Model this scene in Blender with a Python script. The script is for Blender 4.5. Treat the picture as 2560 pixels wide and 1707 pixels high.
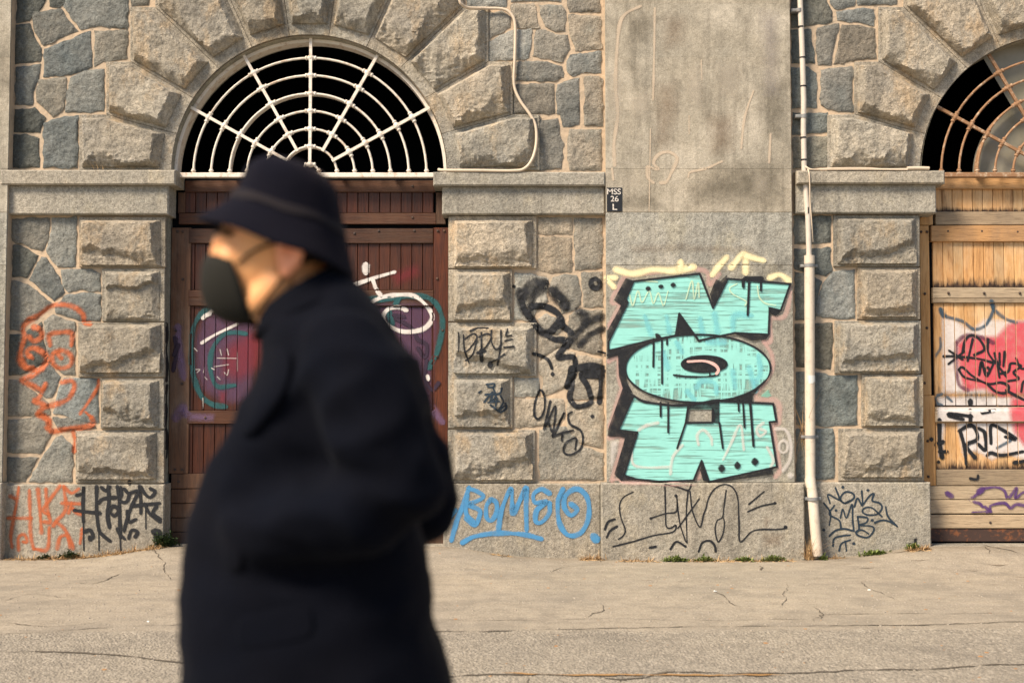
import bpy, bmesh, math, random
import numpy as np
from mathutils import Vector, Matrix, noise
from mathutils.geometry import delaunay_2d_cdt, tessellate_polygon
from mathutils.bvhtree import BVHTree

# ------------------------------------------------------------------ camera, sky, sun, exposure
SC = bpy.context.scene
for o in list(bpy.data.objects):
    bpy.data.objects.remove(o)
CAM_H = 1.40
FPX = 3048.0            # focal length in pixels of the 2560 wide picture
PITCH = math.radians(2.67)
D = 10.8                # distance of the wall plane
cam_d = bpy.data.cameras.new('camera')
cam = bpy.data.objects.new('camera', cam_d)
SC.collection.objects.link(cam)
cam.location = (0, 0, CAM_H)
cam.rotation_euler = (math.radians(90) + PITCH, 0, 0)
cam_d.sensor_width = 36.0
cam_d.lens = FPX / 2560 * 36.0
cam_d.clip_end = 500
cam_d.dof.use_dof = True
cam_d.dof.focus_distance = 9.9
cam_d.dof.aperture_fstop = 2.3
SC.camera = cam

SUN_AZ, SUN_EL = math.radians(48), math.radians(46)
wd = bpy.data.worlds.new('World'); SC.world = wd; wd.use_nodes = True
nt = wd.node_tree
sky = nt.nodes.new('ShaderNodeTexSky'); sky.sky_type = 'NISHITA'; sky.sun_disc = False
sky.sun_elevation = SUN_EL; sky.sun_rotation = math.pi + SUN_AZ
sky.air_density = 1.0; sky.dust_density = 1.5; sky.ozone_density = 1.0
nt.links.new(sky.outputs[0], nt.nodes['Background'].inputs[0])
nt.nodes['Background'].inputs[1].default_value = 0.09
sun_d = bpy.data.lights.new('sun', 'SUN'); sun_d.energy = 4.3; sun_d.angle = math.radians(18)
sun_d.color = (1.0, 0.835, 0.65)
sun = bpy.data.objects.new('sun', sun_d); SC.collection.objects.link(sun)
sdir = Vector((math.sin(SUN_AZ) * math.cos(SUN_EL), math.cos(SUN_AZ) * math.cos(SUN_EL), -math.sin(SUN_EL)))
sun.rotation_euler = sdir.to_track_quat('-Z', 'Y').to_euler()
sun.location = (-6, -6, 9)
VS = SC.view_settings
VS.view_transform = 'Standard'; VS.look = 'None'; VS.exposure = 0.74; VS.gamma = 1.0; VS.use_curve_mapping = False
SC.cycles.max_bounces = 5; SC.cycles.transparent_max_bounces = 24

# ------------------------------------------------------------------ picture coordinates -> place
ZN = {'A': (0, 0, .357143), 'B': (0, 520, .357143), 'C': (0, 1000, .357143), 'D': (440, 0, .357143),
      'E': (960, 0, .357143), 'F': (1060, 500, .28058), 'G': (1060, 900, .318878), 'H': (420, 380, .43379),
      'I': (1480, 0, .357143), 'J': (1480, 600, .255125), 'K': (1480, 940, .306178), 'L': (1960, 0, .357143),
      'M': (1960, 500, .31881), 'N': (1960, 960, .306122), 'O': (420, 1000, .45077), 'Q': (1100, 1300, .62075),
      'f': (0, 0, 1.088435), 's': (0, 0, 1.0)}
CT, ST = math.cos(PITCH), math.sin(PITCH)
def S(z, x, y):                       # zone -> source pixel
    a, b, s = ZN[z]; return (a + x * s, b + y * s)
def ray(sx, sy):
    X = (sx - 1280) / FPX; Z = -(sy - 853.5) / FPX
    return Vector((X, CT - Z * ST, ST + Z * CT))
def at(z, x, y, Y=D):                 # world point on the plane y = Y
    d = ray(*S(z, x, y)); k = Y / d.y
    return Vector((d.x * k, Y, CAM_H + d.z * k))
def xz(z, pts, Y=D):
    out = []
    for p in pts:
        w = at(z, p[0], p[1], Y); out.append((w.x, w.z))
    return out
rng = random.Random(7)

# ------------------------------------------------------------------ object helpers
COL = SC.collection
WALLV, WALLF = [], []                 # everything paint can lie on
def link(name, me, mat=None, parent=None, label=None, cat=None, group=None, kind=None, color=None):
    o = bpy.data.objects.new(name, me); COL.objects.link(o)
    if mat is not None and me is not None and len(me.materials) == 0: me.materials.append(mat)
    if parent is not None: o.parent = parent
    if label: o['label'] = label
    if cat: o['category'] = cat
    if group: o['group'] = group
    if kind: o['kind'] = kind
    if color is not None: o.color = (color[0], color[1], color[2], 1)
    return o
def empty(name, loc, label, cat, group=None):
    o = bpy.data.objects.new(name, None); COL.objects.link(o); o.location = loc
    o['label'] = label; o['category'] = cat
    if group: o['group'] = group
    o.empty_display_size = .1
    return o
def keep(verts, faces):
    n = len(WALLV); WALLV.extend(verts); WALLF.extend([[i + n for i in f] for f in faces])
def mesh(name, verts, faces, smooth=False, sharp=None):
    me = bpy.data.meshes.new(name); me.from_pydata([tuple(v) for v in verts], [], faces); me.update()
    if smooth:
        me.polygons.foreach_set('use_smooth', [True] * len(me.polygons))
        if sharp: me.set_sharp_from_angle(angle=math.radians(sharp))
    return me
def par(o, p):                        # parent keeping world place
    o.parent = p; o.matrix_parent_inverse = Matrix.Translation(-Vector(p.location))
    return o

# ------------------------------------------------------------------ materials
class NB:
    def __init__(s, name):
        s.m = bpy.data.materials.new(name); s.m.use_nodes = True
        s.t = s.m.node_tree; s.t.nodes.clear()
        s.out = s.n('ShaderNodeOutputMaterial'); s.b = s.n('ShaderNodeBsdfPrincipled')
        s.l(s.b.outputs[0], s.out.inputs[0])
        s.geo = s.n('ShaderNodeNewGeometry'); s.pos = s.geo.outputs['Position']
    def n(s, t): return s.t.nodes.new(t)
    def l(s, a, b): s.t.links.new(a, b)
    def put(s, sock, v):
        if isinstance(v, bpy.types.NodeSocket): s.l(v, sock)
        else:
            if hasattr(sock.default_value, '__len__') and len(sock.default_value) == 4 and len(v) == 3: v = (*v, 1)
            sock.default_value = v
    def scale(s, vec, sc, rot=None):
        m = s.n('ShaderNodeMapping'); s.l(vec, m.inputs[0]); m.inputs['Scale'].default_value = sc
        if rot: m.inputs['Rotation'].default_value = rot
        return m.outputs[0]
    def noise(s, sc, det=4, rough=.55, vec=None, dist=0):
        n = s.n('ShaderNodeTexNoise'); s.l(vec or s.pos, n.inputs['Vector'])
        n.inputs['Scale'].default_value = sc; n.inputs['Detail'].default_value = det
        n.inputs['Roughness'].default_value = rough; n.inputs['Distortion'].default_value = dist
        return n.outputs[0]
    def vor(s, sc, feat='F1', vec=None, out=0):
        n = s.n('ShaderNodeTexVoronoi'); n.feature = feat; s.l(vec or s.pos, n.inputs['Vector'])
        n.inputs['Scale'].default_value = sc; return n.outputs[out]
    def ramp(s, f, *st):
        r = s.n('ShaderNodeValToRGB'); s.l(f, r.inputs[0]); e = r.color_ramp.elements
        while len(e) < len(st): e.new(.5)
        for k, (p, c) in enumerate(st):
            e[k].position = p; e[k].color = (c, c, c, 1) if not hasattr(c, '__len__') else (*c, 1)
        return r.outputs[0]
    def mix(s, f, a, b, mode='MIX'):
        m = s.n('ShaderNodeMix'); m.data_type = 'RGBA'; m.blend_type = mode
        s.put(m.inputs[0], f); s.put(m.inputs[6], a); s.put(m.inputs[7], b); return m.outputs[2]
    def math(s, op, a, b=0.0, c=0.0, clamp=False):
        m = s.n('ShaderNodeMath'); m.operation = op; m.use_clamp = clamp
        s.put(m.inputs[0], a); s.put(m.inputs[1], b); s.put(m.inputs[2], c); return m.outputs[0]
    def bump(s, h, dist, strength=1.0, prev=None):
        b = s.n('ShaderNodeBump'); s.l(h, b.inputs['Height']); b.inputs['Distance'].default_value = dist
        b.inputs['Strength'].default_value = strength
        if prev is not None: s.l(prev, b.inputs['Normal'])
        return b.outputs[0]
    def objcol(s):
        return s.n('ShaderNodeObjectInfo').outputs['Color']
    def attr(s, name):
        a = s.n('ShaderNodeAttribute'); a.attribute_name = name; return a.outputs['Fac']
    def sep(s, vec):
        n = s.n('ShaderNodeSeparateXYZ'); s.l(vec, n.inputs[0]); return n.outputs
    def fin(s, col, rough=.85, normal=None, spec=.3):
        s.put(s.b.inputs['Base Color'], col); s.put(s.b.inputs['Roughness'], rough)
        s.b.inputs['Specular IOR Level'].default_value = spec
        if normal is not None: s.l(normal, s.b.inputs['Normal'])
        return s.m

def stone_mat(name, c1, c2, stain, grain=.006, sp_amt=1.0, coarse=.012, streak=.25, tint=True, lich=None, patch=None):
    b = NB(name)
    big = b.noise(2.3, 5, .6); mid = b.noise(11, 5, .65); fine = b.noise(85, 3, .6); sp = b.noise(210, 2, .5)
    col = b.mix(b.ramp(big, (.33, 0), (.66, 1)), c1, c2)
    col = b.mix(b.math('MULTIPLY', b.ramp(mid, (.45, 0), (.72, 1)), .55), col, stain)
    if patch:
        pz = b.noise(1.25, 7, .62, dist=.8)
        col = b.mix(b.math('MULTIPLY', b.ramp(pz, (.30, 1), (.47, 0)), .65), col, tuple(x * .75 for x in stain))
        col = b.mix(b.math('MULTIPLY', b.ramp(pz, (.53, 0), (.68, 1)), .75), col, patch)
    if lich:
        l = b.noise(4.1, 6, .7, vec=b.scale(b.pos, (1, 1, .55)))
        col = b.mix(b.math('MULTIPLY', b.ramp(l, (.52, 0), (.66, 1)), .7), col, lich)
    if streak:
        st = b.noise(5, 4, .6, vec=b.scale(b.pos, (3.2, 1, .32)))
        col = b.mix(b.math('MULTIPLY', b.ramp(st, (.5, 0), (.75, 1)), streak), col, tuple(x * .42 for x in stain))
    col = b.mix(1.0, col, b.ramp(sp, (.30, .62), (.5, 1.0), (.72, 1.28)), 'MULTIPLY')
    col = b.mix(1.0, col, b.ramp(fine, (.30, 1 - .28 * sp_amt), (.55, 1.0 + .05 * sp_amt), (.75, 1 + .2 * sp_amt)), 'MULTIPLY')
    g2 = b.noise(33, 4, .65)
    col = b.mix(1.0, col, b.ramp(g2, (.28, 1 - .34 * sp_amt), (.5, 1.0), (.72, 1 + .26 * sp_amt)), 'MULTIPLY')
    if tint: col = b.mix(1.0, col, b.objcol(), 'MULTIPLY')
    n1 = b.bump(mid, coarse, .8); n1 = b.bump(g2, grain * 2.2, .9, n1); n2 = b.bump(fine, grain, .9, n1); n3 = b.bump(sp, grain * .35, .8, n2)
    return b.fin(col, .92, n3, .2)

M = {}
M['rubble'] = stone_mat('rubble_stone', (.36, .325, .27), (.26, .25, .22), (.15, .15, .135), grain=.007, coarse=.022, streak=.25, lich=(.22, .225, .205), patch=(.36, .32, .26), sp_amt=.8)
M['quoin'] = stone_mat('quoin_stone', (.43, .38, .295), (.32, .30, .255), (.195, .18, .15), grain=.0065, coarse=.018, streak=.36, lich=(.45, .34, .215), patch=(.47, .41, .32))
M['slab'] = stone_mat('slab_stone', (.36, .33, .27), (.275, .26, .22), (.19, .175, .145), grain=.004, coarse=.008, streak=.38, lich=(.36, .32, .24), patch=(.39, .35, .285))
M['render'] = stone_mat('weathered_render', (.41, .368, .29), (.315, .29, .235), (.195, .175, .135), grain=.002, sp_amt=.5, coarse=.005, streak=.45, lich=(.47, .43, .35), patch=(.52, .475, .39))
def _mortar():
    b = NB('mortar')
    col = b.mix(b.ramp(b.noise(4, 5, .6), (.35, 0), (.65, 1)), (.56, .43, .30), (.45, .37, .275))
    col = b.mix(b.math('MULTIPLY', b.ramp(b.noise(17, 4, .6), (.5, 0), (.75, 1)), .5), col, (.26, .22, .17))
    n = b.bump(b.noise(30, 5, .6), .012, .7); n = b.bump(b.noise(160, 3), .003, .6, n)
    return b.fin(col, .95, n, .15)
M['mortar'] = _mortar()

def wood_mat(name, c1, c2, dark, grey, greyamt, horiz=False, stain_low=0.0, gloss=.55):
    b = NB(name)
    sc = (1.2, 8, 22) if horiz else (22, 8, 1.2)
    v = b.scale(b.pos, sc)
    oi = b.n('ShaderNodeObjectInfo').outputs['Random']
    off = b.n('ShaderNodeVectorMath'); off.operation = 'ADD'; b.l(v, off.inputs[0])
    cx = b.n('ShaderNodeCombineXYZ'); r9 = b.math('MULTIPLY', oi, 37.0); b.l(r9, cx.inputs[0]); b.l(r9, cx.inputs[2]); b.l(cx.outputs[0], off.inputs[1])
    v = off.outputs[0]
    g1 = b.noise(1.6, 5, .6, vec=v, dist=.6); g2 = b.noise(7, 4, .6, vec=v)
    col = b.mix(b.ramp(g1, (.33, 0), (.67, 1)), c1, c2)
    col = b.mix(b.math('MULTIPLY', b.ramp(g2, (.5, 0), (.72, 1)), .75), col, dark)
    w = b.noise(2.2, 5, .65, vec=b.scale(b.pos, (1, 1, .6)))
    col = b.mix(b.math('MULTIPLY', b.ramp(w, (.45, 0), (.7, 1)), greyamt), col, grey)
    if stain_low:
        tc = b.n('ShaderNodeTexCoord'); gz = b.sep(tc.outputs['Generated'])[2]
        k = b.math('ADD', gz, b.math('MULTIPLY', b.math('SUBTRACT', b.noise(18, 4, .7, vec=b.scale(b.pos, (2.2, 1, .35))), .5), -.5))
        col = b.mix(b.math('MULTIPLY', b.ramp(k, (.03, 1), (.20, 0)), stain_low), col, (.035, .02, .014))
        dk = b.noise(3.2, 5, .7, vec=b.scale(b.pos, (2.6, 1, .5)))
        col = b.mix(b.math('MULTIPLY', b.ramp(dk, (.56, 0), (.68, 1)), .6), col, (.16, .075, .03))
    col = b.mix(1.0, col, b.objcol(), 'MULTIPLY')
    n = b.bump(g2, .004, .8); n = b.bump(g1, .004, .6, n)
    return b.fin(col, gloss, n, .35)
M['brown'] = wood_mat('brown_varnished_wood', (.078, .019, .006), (.036, .009, .004), (.010, .004, .003), (.10, .045, .024), .25, gloss=.45)
M['brown_h'] = wood_mat('brown_varnished_rail', (.076, .027, .010), (.046, .015, .006), (.014, .006, .004), (.13, .075, .044), .38, horiz=True, gloss=.55)
M['stile'] = wood_mat('weathered_brown_stile', (.115, .055, .028), (.07, .034, .02), (.03, .018, .012), (.20, .15, .11), .6, gloss=.65)
M['pine'] = wood_mat('raw_pine', (.62, .375, .165), (.50, .27, .105), (.22, .10, .035), (.70, .52, .32), .8, stain_low=1.0, gloss=.6)
M['pine_v'] = wood_mat('pine_post', (.54, .31, .125), (.45, .235, .08), (.25, .12, .04), (.56, .39, .22), .5, gloss=.6)
M['pine_h'] = wood_mat('pine_rail', (.50, .29, .13), (.40, .23, .10), (.14, .07, .03), (.22, .16, .11), .75, horiz=True, gloss=.7)
M['grey_h'] = wood_mat('weathered_rail', (.42, .33, .22), (.33, .25, .165), (.10, .075, .05), (.16, .13, .105), .6, horiz=True, gloss=.8)

def metal_paint(name, c, rust, amt, rough=.5):
    b = NB(name)
    k = b.math('MULTIPLY', b.ramp(b.noise(16, 6, .75), (.52, 0), (.64, 1)), amt)
    col = b.mix(k, b.mix(b.noise(6), c, tuple(x * .8 for x in c)), rust)
    return b.fin(col, rough, b.bump(b.noise(60, 4), .002, .6), .4)
M['white_iron'] = metal_paint('white_painted_iron', (.80, .74, .65), (.36, .20, .09), .6)
M['rust_iron'] = metal_paint('rusty_iron', (.30, .165, .085), (.50, .39, .28), .85, .8)
M['rust_plate'] = metal_paint('rusted_plate', (.06, .035, .028), (.20, .075, .03), .9, .8)
M['pipe'] = metal_paint('ivory_pipe', (.66, .58, .47), (.45, .385, .31), .75, .5)
M['pipe_thin'] = metal_paint('grey_conduit', (.62, .56, .48), (.42, .38, .33), .5, .5)
M['steel'] = metal_paint('grey_steel', (.24, .25, .25), (.14, .11, .09), .6, .5)
M['cable'] = metal_paint('beige_cable', (.66, .55, .42), (.50, .41, .31), .6, .5)
M['black_tie'] = NB('black_plastic').fin((.015, .016, .018), .5)
M['bolt'] = metal_paint('dark_bolt', (.05, .035, .03), (.14, .07, .04), .7, .7)
M['void'] = NB('dark_interior').fin((.006, .007, .009), .95, None, .05)
def _pane():
    b = NB('dusty_pane')
    col = b.mix(b.ramp(b.noise(3, 5, .65), (.35, 0), (.65, 1)), (.19, .18, .125), (.28, .26, .205))
    col = b.mix(b.ramp(b.vor(38), (.03, 1), (.09, 0)), col, (.42, .38, .28))
    return b.fin(col, .38, None, .5)
M['pane'] = _pane()
# ------------------------------------------------------------------ stones
def area2(p):
    return sum(p[i][0] * p[(i + 1) % len(p)][1] - p[(i + 1) % len(p)][0] * p[i][1] for i in range(len(p)))
def ccw(p): return p if area2(p) > 0 else p[::-1]
def inset(poly, d):                   # shrink a polygon (x, z) by d
    poly = ccw(poly); n = len(poly); out = []
    for i in range(n):
        a, b, c = (Vector(poly[(i + k) % n]) for k in (-1, 0, 1))
        e1 = (b - a).normalized(); e2 = (c - b).normalized()
        n1 = Vector((-e1.y, e1.x)); n2 = Vector((-e2.y, e2.x))
        m = n1 + n2
        k = max(m.dot(n1), .5)
        out.append(tuple(b + m * (d / k)))
    return out
def inside(px, pz, poly):
    ins = np.zeros(px.shape, bool); n = len(poly)
    for i in range(n):
        x1, z1 = poly[i]; x2, z2 = poly[(i + 1) % n]
        c = (z1 > pz) != (z2 > pz)
        with np.errstate(divide='ignore', invalid='ignore'):
            xi = (x2 - x1) * (pz - z1) / (z2 - z1 + 1e-12) + x1
        ins ^= c & (px < xi)
    return ins
def edged(px, pz, a, b):
    ax, az = a; bx, bz = b; dx, dz = bx - ax, bz - az; L = dx * dx + dz * dz + 1e-12
    t = np.clip(((px - ax) * dx + (pz - az) * dz) / L, 0, 1)
    return np.hypot(px - ax - t * dx, pz - az - t * dz)
def fbm(P, sc, oct=3, seed=0.0):
    return np.array([noise.fractal((x * sc + seed, z * sc - seed * 1.7, seed * .37), 1.0, 2.1, oct, noise_basis='PERLIN_ORIGINAL') for x, z in P])

def rock_geo(poly, y0, H, res=.014, w=.04, start=.15, low=None, rough=.012, fine=.004, seed=0., jit=.003, flat=0., side_w=None, facets=0.0, chip=None, cut=None):
    """height field over a polygon in the wall plane; returns verts, faces (front at -y)"""
    poly = ccw(poly); n = len(poly)
    bd = []
    for i in range(n):
        a = Vector(poly[i]); b = Vector(poly[(i + 1) % n]); L = (b - a).length
        k = max(1, int(L / (res * 1.3)))
        nn = Vector((-(b - a).y, (b - a).x)).normalized()
        for j in range(k):
            p = a.lerp(b, j / k)
            if jit: p = p + nn * jit * (noise.noise((p.x * 14 + seed, p.y * 14, seed)) * 1.6 + noise.noise((p.x * 45 + seed, p.y * 45, seed)) * .6)
            bd.append((p.x, p.y))
    xs = [p[0] for p in bd]; zs = [p[1] for p in bd]
    gx, gz = np.meshgrid(np.arange(min(xs), max(xs), res), np.arange(min(zs), max(zs), res))
    r = np.random.RandomState(int(abs(seed) * 1000) % 99991)
    gx = gx.ravel() + r.uniform(-.35, .35, gx.size) * res; gz = gz.ravel() + r.uniform(-.35, .35, gz.size) * res
    dm = np.full(gx.shape, 9.)
    for i in range(len(bd)): dm = np.minimum(dm, edged(gx, gz, bd[i], bd[(i + 1) % len(bd)]))
    ok = inside(gx, gz, bd) & (dm > res * .55)
    pts = bd + list(zip(gx[ok].tolist(), gz[ok].tolist()))
    nb = len(bd)
    vs, es, fs, ov, oe, of = delaunay_2d_cdt([Vector(p) for p in pts], [(i, (i + 1) % nb) for i in range(nb)], [], 1, 1e-6)
    P = np.array([(v.x, v.y) for v in vs])
    px, pz = P[:, 0], P[:, 1]
    nz = fbm(P, 9, 3, seed); nf = fbm(P, 34, 2, seed + 5)
    jag = fbm(np.stack([px, pz * .0], 1), 5.5, 4, seed + 9); strata = fbm(np.stack([px * .35, pz], 1), 42, 2, seed + 2)
    f = np.full(len(P), 1.0); lowz = np.zeros(len(P))
    for i in range(n):
        a, b = poly[i], poly[(i + 1) % n]
        dx, dz = b[0] - a[0], b[1] - a[1]; L = math.hypot(dx, dz) + 1e-9
        onz = -dx / L; onx = dz / L           # outward normal of a ccw polygon is (dz, -dx)
        d = edged(px, pz, a, b)
        if low and onz < -.5:
            lowz = np.maximum(lowz, np.clip(1.5 - d / (low * 1.2), 0, 1))
            ww = np.maximum(.016, low * (1.0 + 1.7 * jag)); g = .22 + .78 * np.clip(d / ww, 0, 1) ** .8
        else:
            wi = w * (1.0 + .35 * nz)
            if side_w and onx > .5: wi = wi * side_w
            g = start + (1 - start) * np.clip(d / wi, 0, 1)
        f = np.minimum(f, g)
    top = np.clip((f - start) / (1 - start), 0, 1)
    h = H * f + (rough * nz + fine * nf) * (.25 + .75 * top)
    if low: h += .011 * strata * np.clip(lowz, 0, 1)
    if facets:
        fc = np.abs(fbm(P, 4.5, 2, seed + 3)); h -= facets * np.clip(.35 - fc, 0, 1) * top
    if cut:                               # a large fracture plane leaning back towards the foot of the block
        zc, kx, sl = cut; mx = px.mean()
        lim = H + sl * (pz - zc + kx * (px - mx) + .05 * jag) + .012 * strata
        h = np.where(lim < h, np.maximum(lim, .42 * H + .010 * nf), h)
    if chip:                              # a broken shelf: everything below a jagged line steps back
        zc, dep, slope = chip
        lim = zc + .05 * jag + slope * (px - px.mean())
        h -= dep * np.clip((lim - pz) / .018, 0, 1) * top
    h = np.maximum(h, .25 * start * H + .001)
    verts = [(float(x), float(y0 - hh), float(z)) for x, z, hh in zip(px, pz, h)]
    faces = [list(t) for t in fs]
    cnt = {}
    for t in faces:
        for k in range(len(t)):
            e = (t[k], t[(k + 1) % len(t)]); cnt[tuple(sorted(e))] = cnt.get(tuple(sorted(e)), 0) + 1
    back = {}
    nf0 = len(faces)
    for t in faces[:nf0]:
        for k in range(len(t)):
            a, b = t[k], t[(k + 1) % len(t)]
            if cnt[tuple(sorted((a, b)))] == 1:
                for q in (a, b):
                    if q not in back:
                        back[q] = len(verts); verts.append((verts[q][0], y0 + .004, verts[q][2]))
                faces.append([b, a, back[a], back[b]])
    return verts, faces
def prism_geo(poly, yf, yb, bev=.004):      # flat front slab with a small chamfer
    poly = ccw(poly); ins = inset(poly, bev); n = len(poly)
    v = [(x, yf, z) for x, z in ins] + [(x, yf + bev, z) for x, z in poly] + [(x, yb, z) for x, z in poly]
    f = [list(t) for t in tessellate_polygon([[Vector((x, z, 0)) for x, z in ins]])]
    f = [t if area2([ins[k] for k in t]) > 0 else t[::-1] for t in f]
    for r in (0, 1):
        for i in range(n):
            j = (i + 1) % n
            f.append([r * n + j, r * n + i, (r + 1) * n + i, (r + 1) * n + j])
    return v, f
def joinv(*parts):
    V, Fc = [], []
    for v, f in parts:
        n = len(V); V += v; Fc += [[i + n for i in t] for t in f]
    return V, Fc

def box_geo(x0, x1, y0, y1, z0, z1, bev=.004):
    bev = min(bev, (x1 - x0) * .3, (y1 - y0) * .3, (z1 - z0) * .3)
    return prism_geo([(x0, z0), (x1, z0), (x1, z1), (x0, z1)], y0, y1, bev)
def tube_geo(pts, r, n=10, cap=True):
    pts = [Vector(p) for p in pts]; V, Fc = [], []
    rr = r if hasattr(r, '__len__') else [r] * len(pts)
    up = None
    for i, p in enumerate(pts):
        t = (pts[min(i + 1, len(pts) - 1)] - pts[max(i - 1, 0)]).normalized()
        if up is None:
            up = Vector((0, 1, 0)) if abs(t.y) < .9 else Vector((1, 0, 0))
        a = t.cross(up).normalized(); up = a.cross(t).normalized(); 
        for k in range(n):
            th = 2 * math.pi * k / n
            V.append(tuple(p + (a * math.cos(th) + up * math.sin(th)) * rr[i]))
    for i in range(len(pts) - 1):
        for k in range(n):
            k2 = (k + 1) % n
            Fc.append([i * n + k, i * n + k2, (i + 1) * n + k2, (i + 1) * n + k])
    if cap:
        Fc.append(list(range(n))[::-1]); Fc.append([(len(pts) - 1) * n + k for k in range(n)])
    return V, Fc
def crom(pts, step):
    """Catmull-Rom through 2-D/3-D points, resampled at about 'step'"""
    P = [Vector(p) for p in pts]
    if len(P) == 1: return P
    P = [P[0] * 2 - P[1]] + P + [P[-1] * 2 - P[-2]]
    out = []
    for i in range(1, len(P) - 2):
        p0, p1, p2, p3 = P[i - 1:i + 3]; k = max(1, int((p2 - p1).length / step))
        for j in range(k):
            t = j / k
            out.append(.5 * ((2 * p1) + (p2 - p0) * t + (2 * p0 - 5 * p1 + 4 * p2 - p3) * t * t + (3 * p1 - p0 - 3 * p2 + p3) * t ** 3))
    out.append(P[-2]); return out

# ------------------------------------------------------------------ ground
DOORS = [at('f', 704, 1250).x, at('f', 2433, 1250).x]
HALF = 1.26
def gz(x, y):
    z = 0.0
    for c in DOORS:
        lat = max(0.0, abs(x - c) - HALF + .12)
        a = math.exp(-(lat / .55) ** 2)
        t = min(1, max(0, (y - (D - 1.1)) / 1.1)); t = t * t * (3 - 2 * t)
        z += .105 * a * t
    s1 = 7.42 + .02 * x + .05 * noise.noise((x * .9, 3.1, 0)) + .02 * noise.noise((x * 4, 1.1, 0))
    if y < s1: z -= .007 * min(1, (s1 - y) / .03)
    z += .010 * noise.noise((x * .8, y * .8, 0)) * min(1, max(0, (D - .2 - y) * 2))
    return z
def frange(a, b, s):
    k = max(1, round((b - a) / s)); return [a + (b - a) * i / k for i in range(k)]
gxs = [-90, -40, -18, -9] + frange(-6.6, 6.6, .075) + [6.6, 9, 18, 40, 90]
gys = [-90, -40, -15, -5, 0, 2.5, 4] + frange(5.0, D + .36, .045) + [D + .36, D + 4, 90]
gv = [(x, y, gz(x, y)) for y in gys for x in gxs]; nx = len(gxs)
gf = [[j * nx + i, j * nx + i + 1, (j + 1) * nx + i + 1, (j + 1) * nx + i] for j in range(len(gys) - 1) for i in range(nx - 1)]
def _road():
    b = NB('worn_asphalt')
    x, y, z = b.sep(b.pos)
    edge = b.math('ADD', y, b.math('MULTIPLY', b.math('SUBTRACT', b.noise(2.2, 4), .5), .25))
    edge = b.math('SUBTRACT', edge, b.math('MULTIPLY', x, .02))
    near = b.ramp(b.math('SUBTRACT', 8.0, edge), (.52, 0), (.62, 1))       # 1 on the coarse strip
    big = b.noise(.9, 5, .6); mid = b.noise(6, 5, .65); fine = b.noise(70, 4, .7); gr = b.vor(62)
    c = b.mix(b.ramp(big, (.33, 0), (.67, 1)), (.335, .292, .225), (.285, .252, .20))
    c2 = b.mix(b.ramp(big, (.33, 0), (.67, 1)), (.305, .272, .215), (.255, .23, .187))
    stripe = b.noise(3, 4, .6, vec=b.scale(b.pos, (.35, 2.4, 1)))
    c = b.mix(b.math('MULTIPLY', b.ramp(stripe, (.45, 0), (.7, 1)), .45), c, (.25, .225, .185))
    c = b.mix(near, c, c2)
    c = b.mix(1, c, b.ramp(mid, (.3, .82), (.55, 1.04), (.75, 1.14)), 'MULTIPLY')
    c = b.mix(1, c, b.ramp(fine, (.3, .70), (.5, 1.0), (.7, 1.28)), 'MULTIPLY')
    vc = b.n('ShaderNodeTexVoronoi'); b.l(b.pos, vc.inputs['Vector']); vc.inputs['Scale'].default_value = 62
    sp = b.sep(vc.outputs['Color'])[0]
    stone = b.mix(b.ramp(sp, (.0, 0), (.55, 0), (.8, .6), (1, 1)), (.16, .145, .12), (.50, .45, .37))
    k = b.math('MULTIPLY', b.math('ADD', b.math('MULTIPLY', near, .36), .12), b.ramp(b.math('ABSOLUTE', b.math('SUBTRACT', sp, .5)), (.18, 0), (.4, 1)))
    c = b.mix(k, c, stone)
    pt = b.noise(1.6, 6, .65, dist=.6)
    c = b.mix(b.math('MULTIPLY', b.ramp(pt, (.50, 0), (.64, 1)), .42), c, (.175, .158, .13))
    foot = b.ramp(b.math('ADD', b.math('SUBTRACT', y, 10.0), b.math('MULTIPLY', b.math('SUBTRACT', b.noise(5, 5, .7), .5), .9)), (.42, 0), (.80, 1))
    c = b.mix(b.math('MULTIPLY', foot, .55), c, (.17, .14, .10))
    h = b.math('ADD', b.math('MULTIPLY', fine, .5), b.math('MULTIPLY', b.ramp(gr, (.0, 1), (.6, 0)), b.math('ADD', near, .25)))
    n = b.bump(h, .008, .8); n = b.bump(mid, .012, .5, n)
    return b.fin(c, .9, n, .25)
M['road'] = _road()
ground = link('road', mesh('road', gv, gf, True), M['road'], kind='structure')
M['dirt'] = NB('dirt').fin((.10, .085, .065), .95)
M['dust'] = NB('ochre_dirt').fin((.33, .19, .075), .95)

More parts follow.
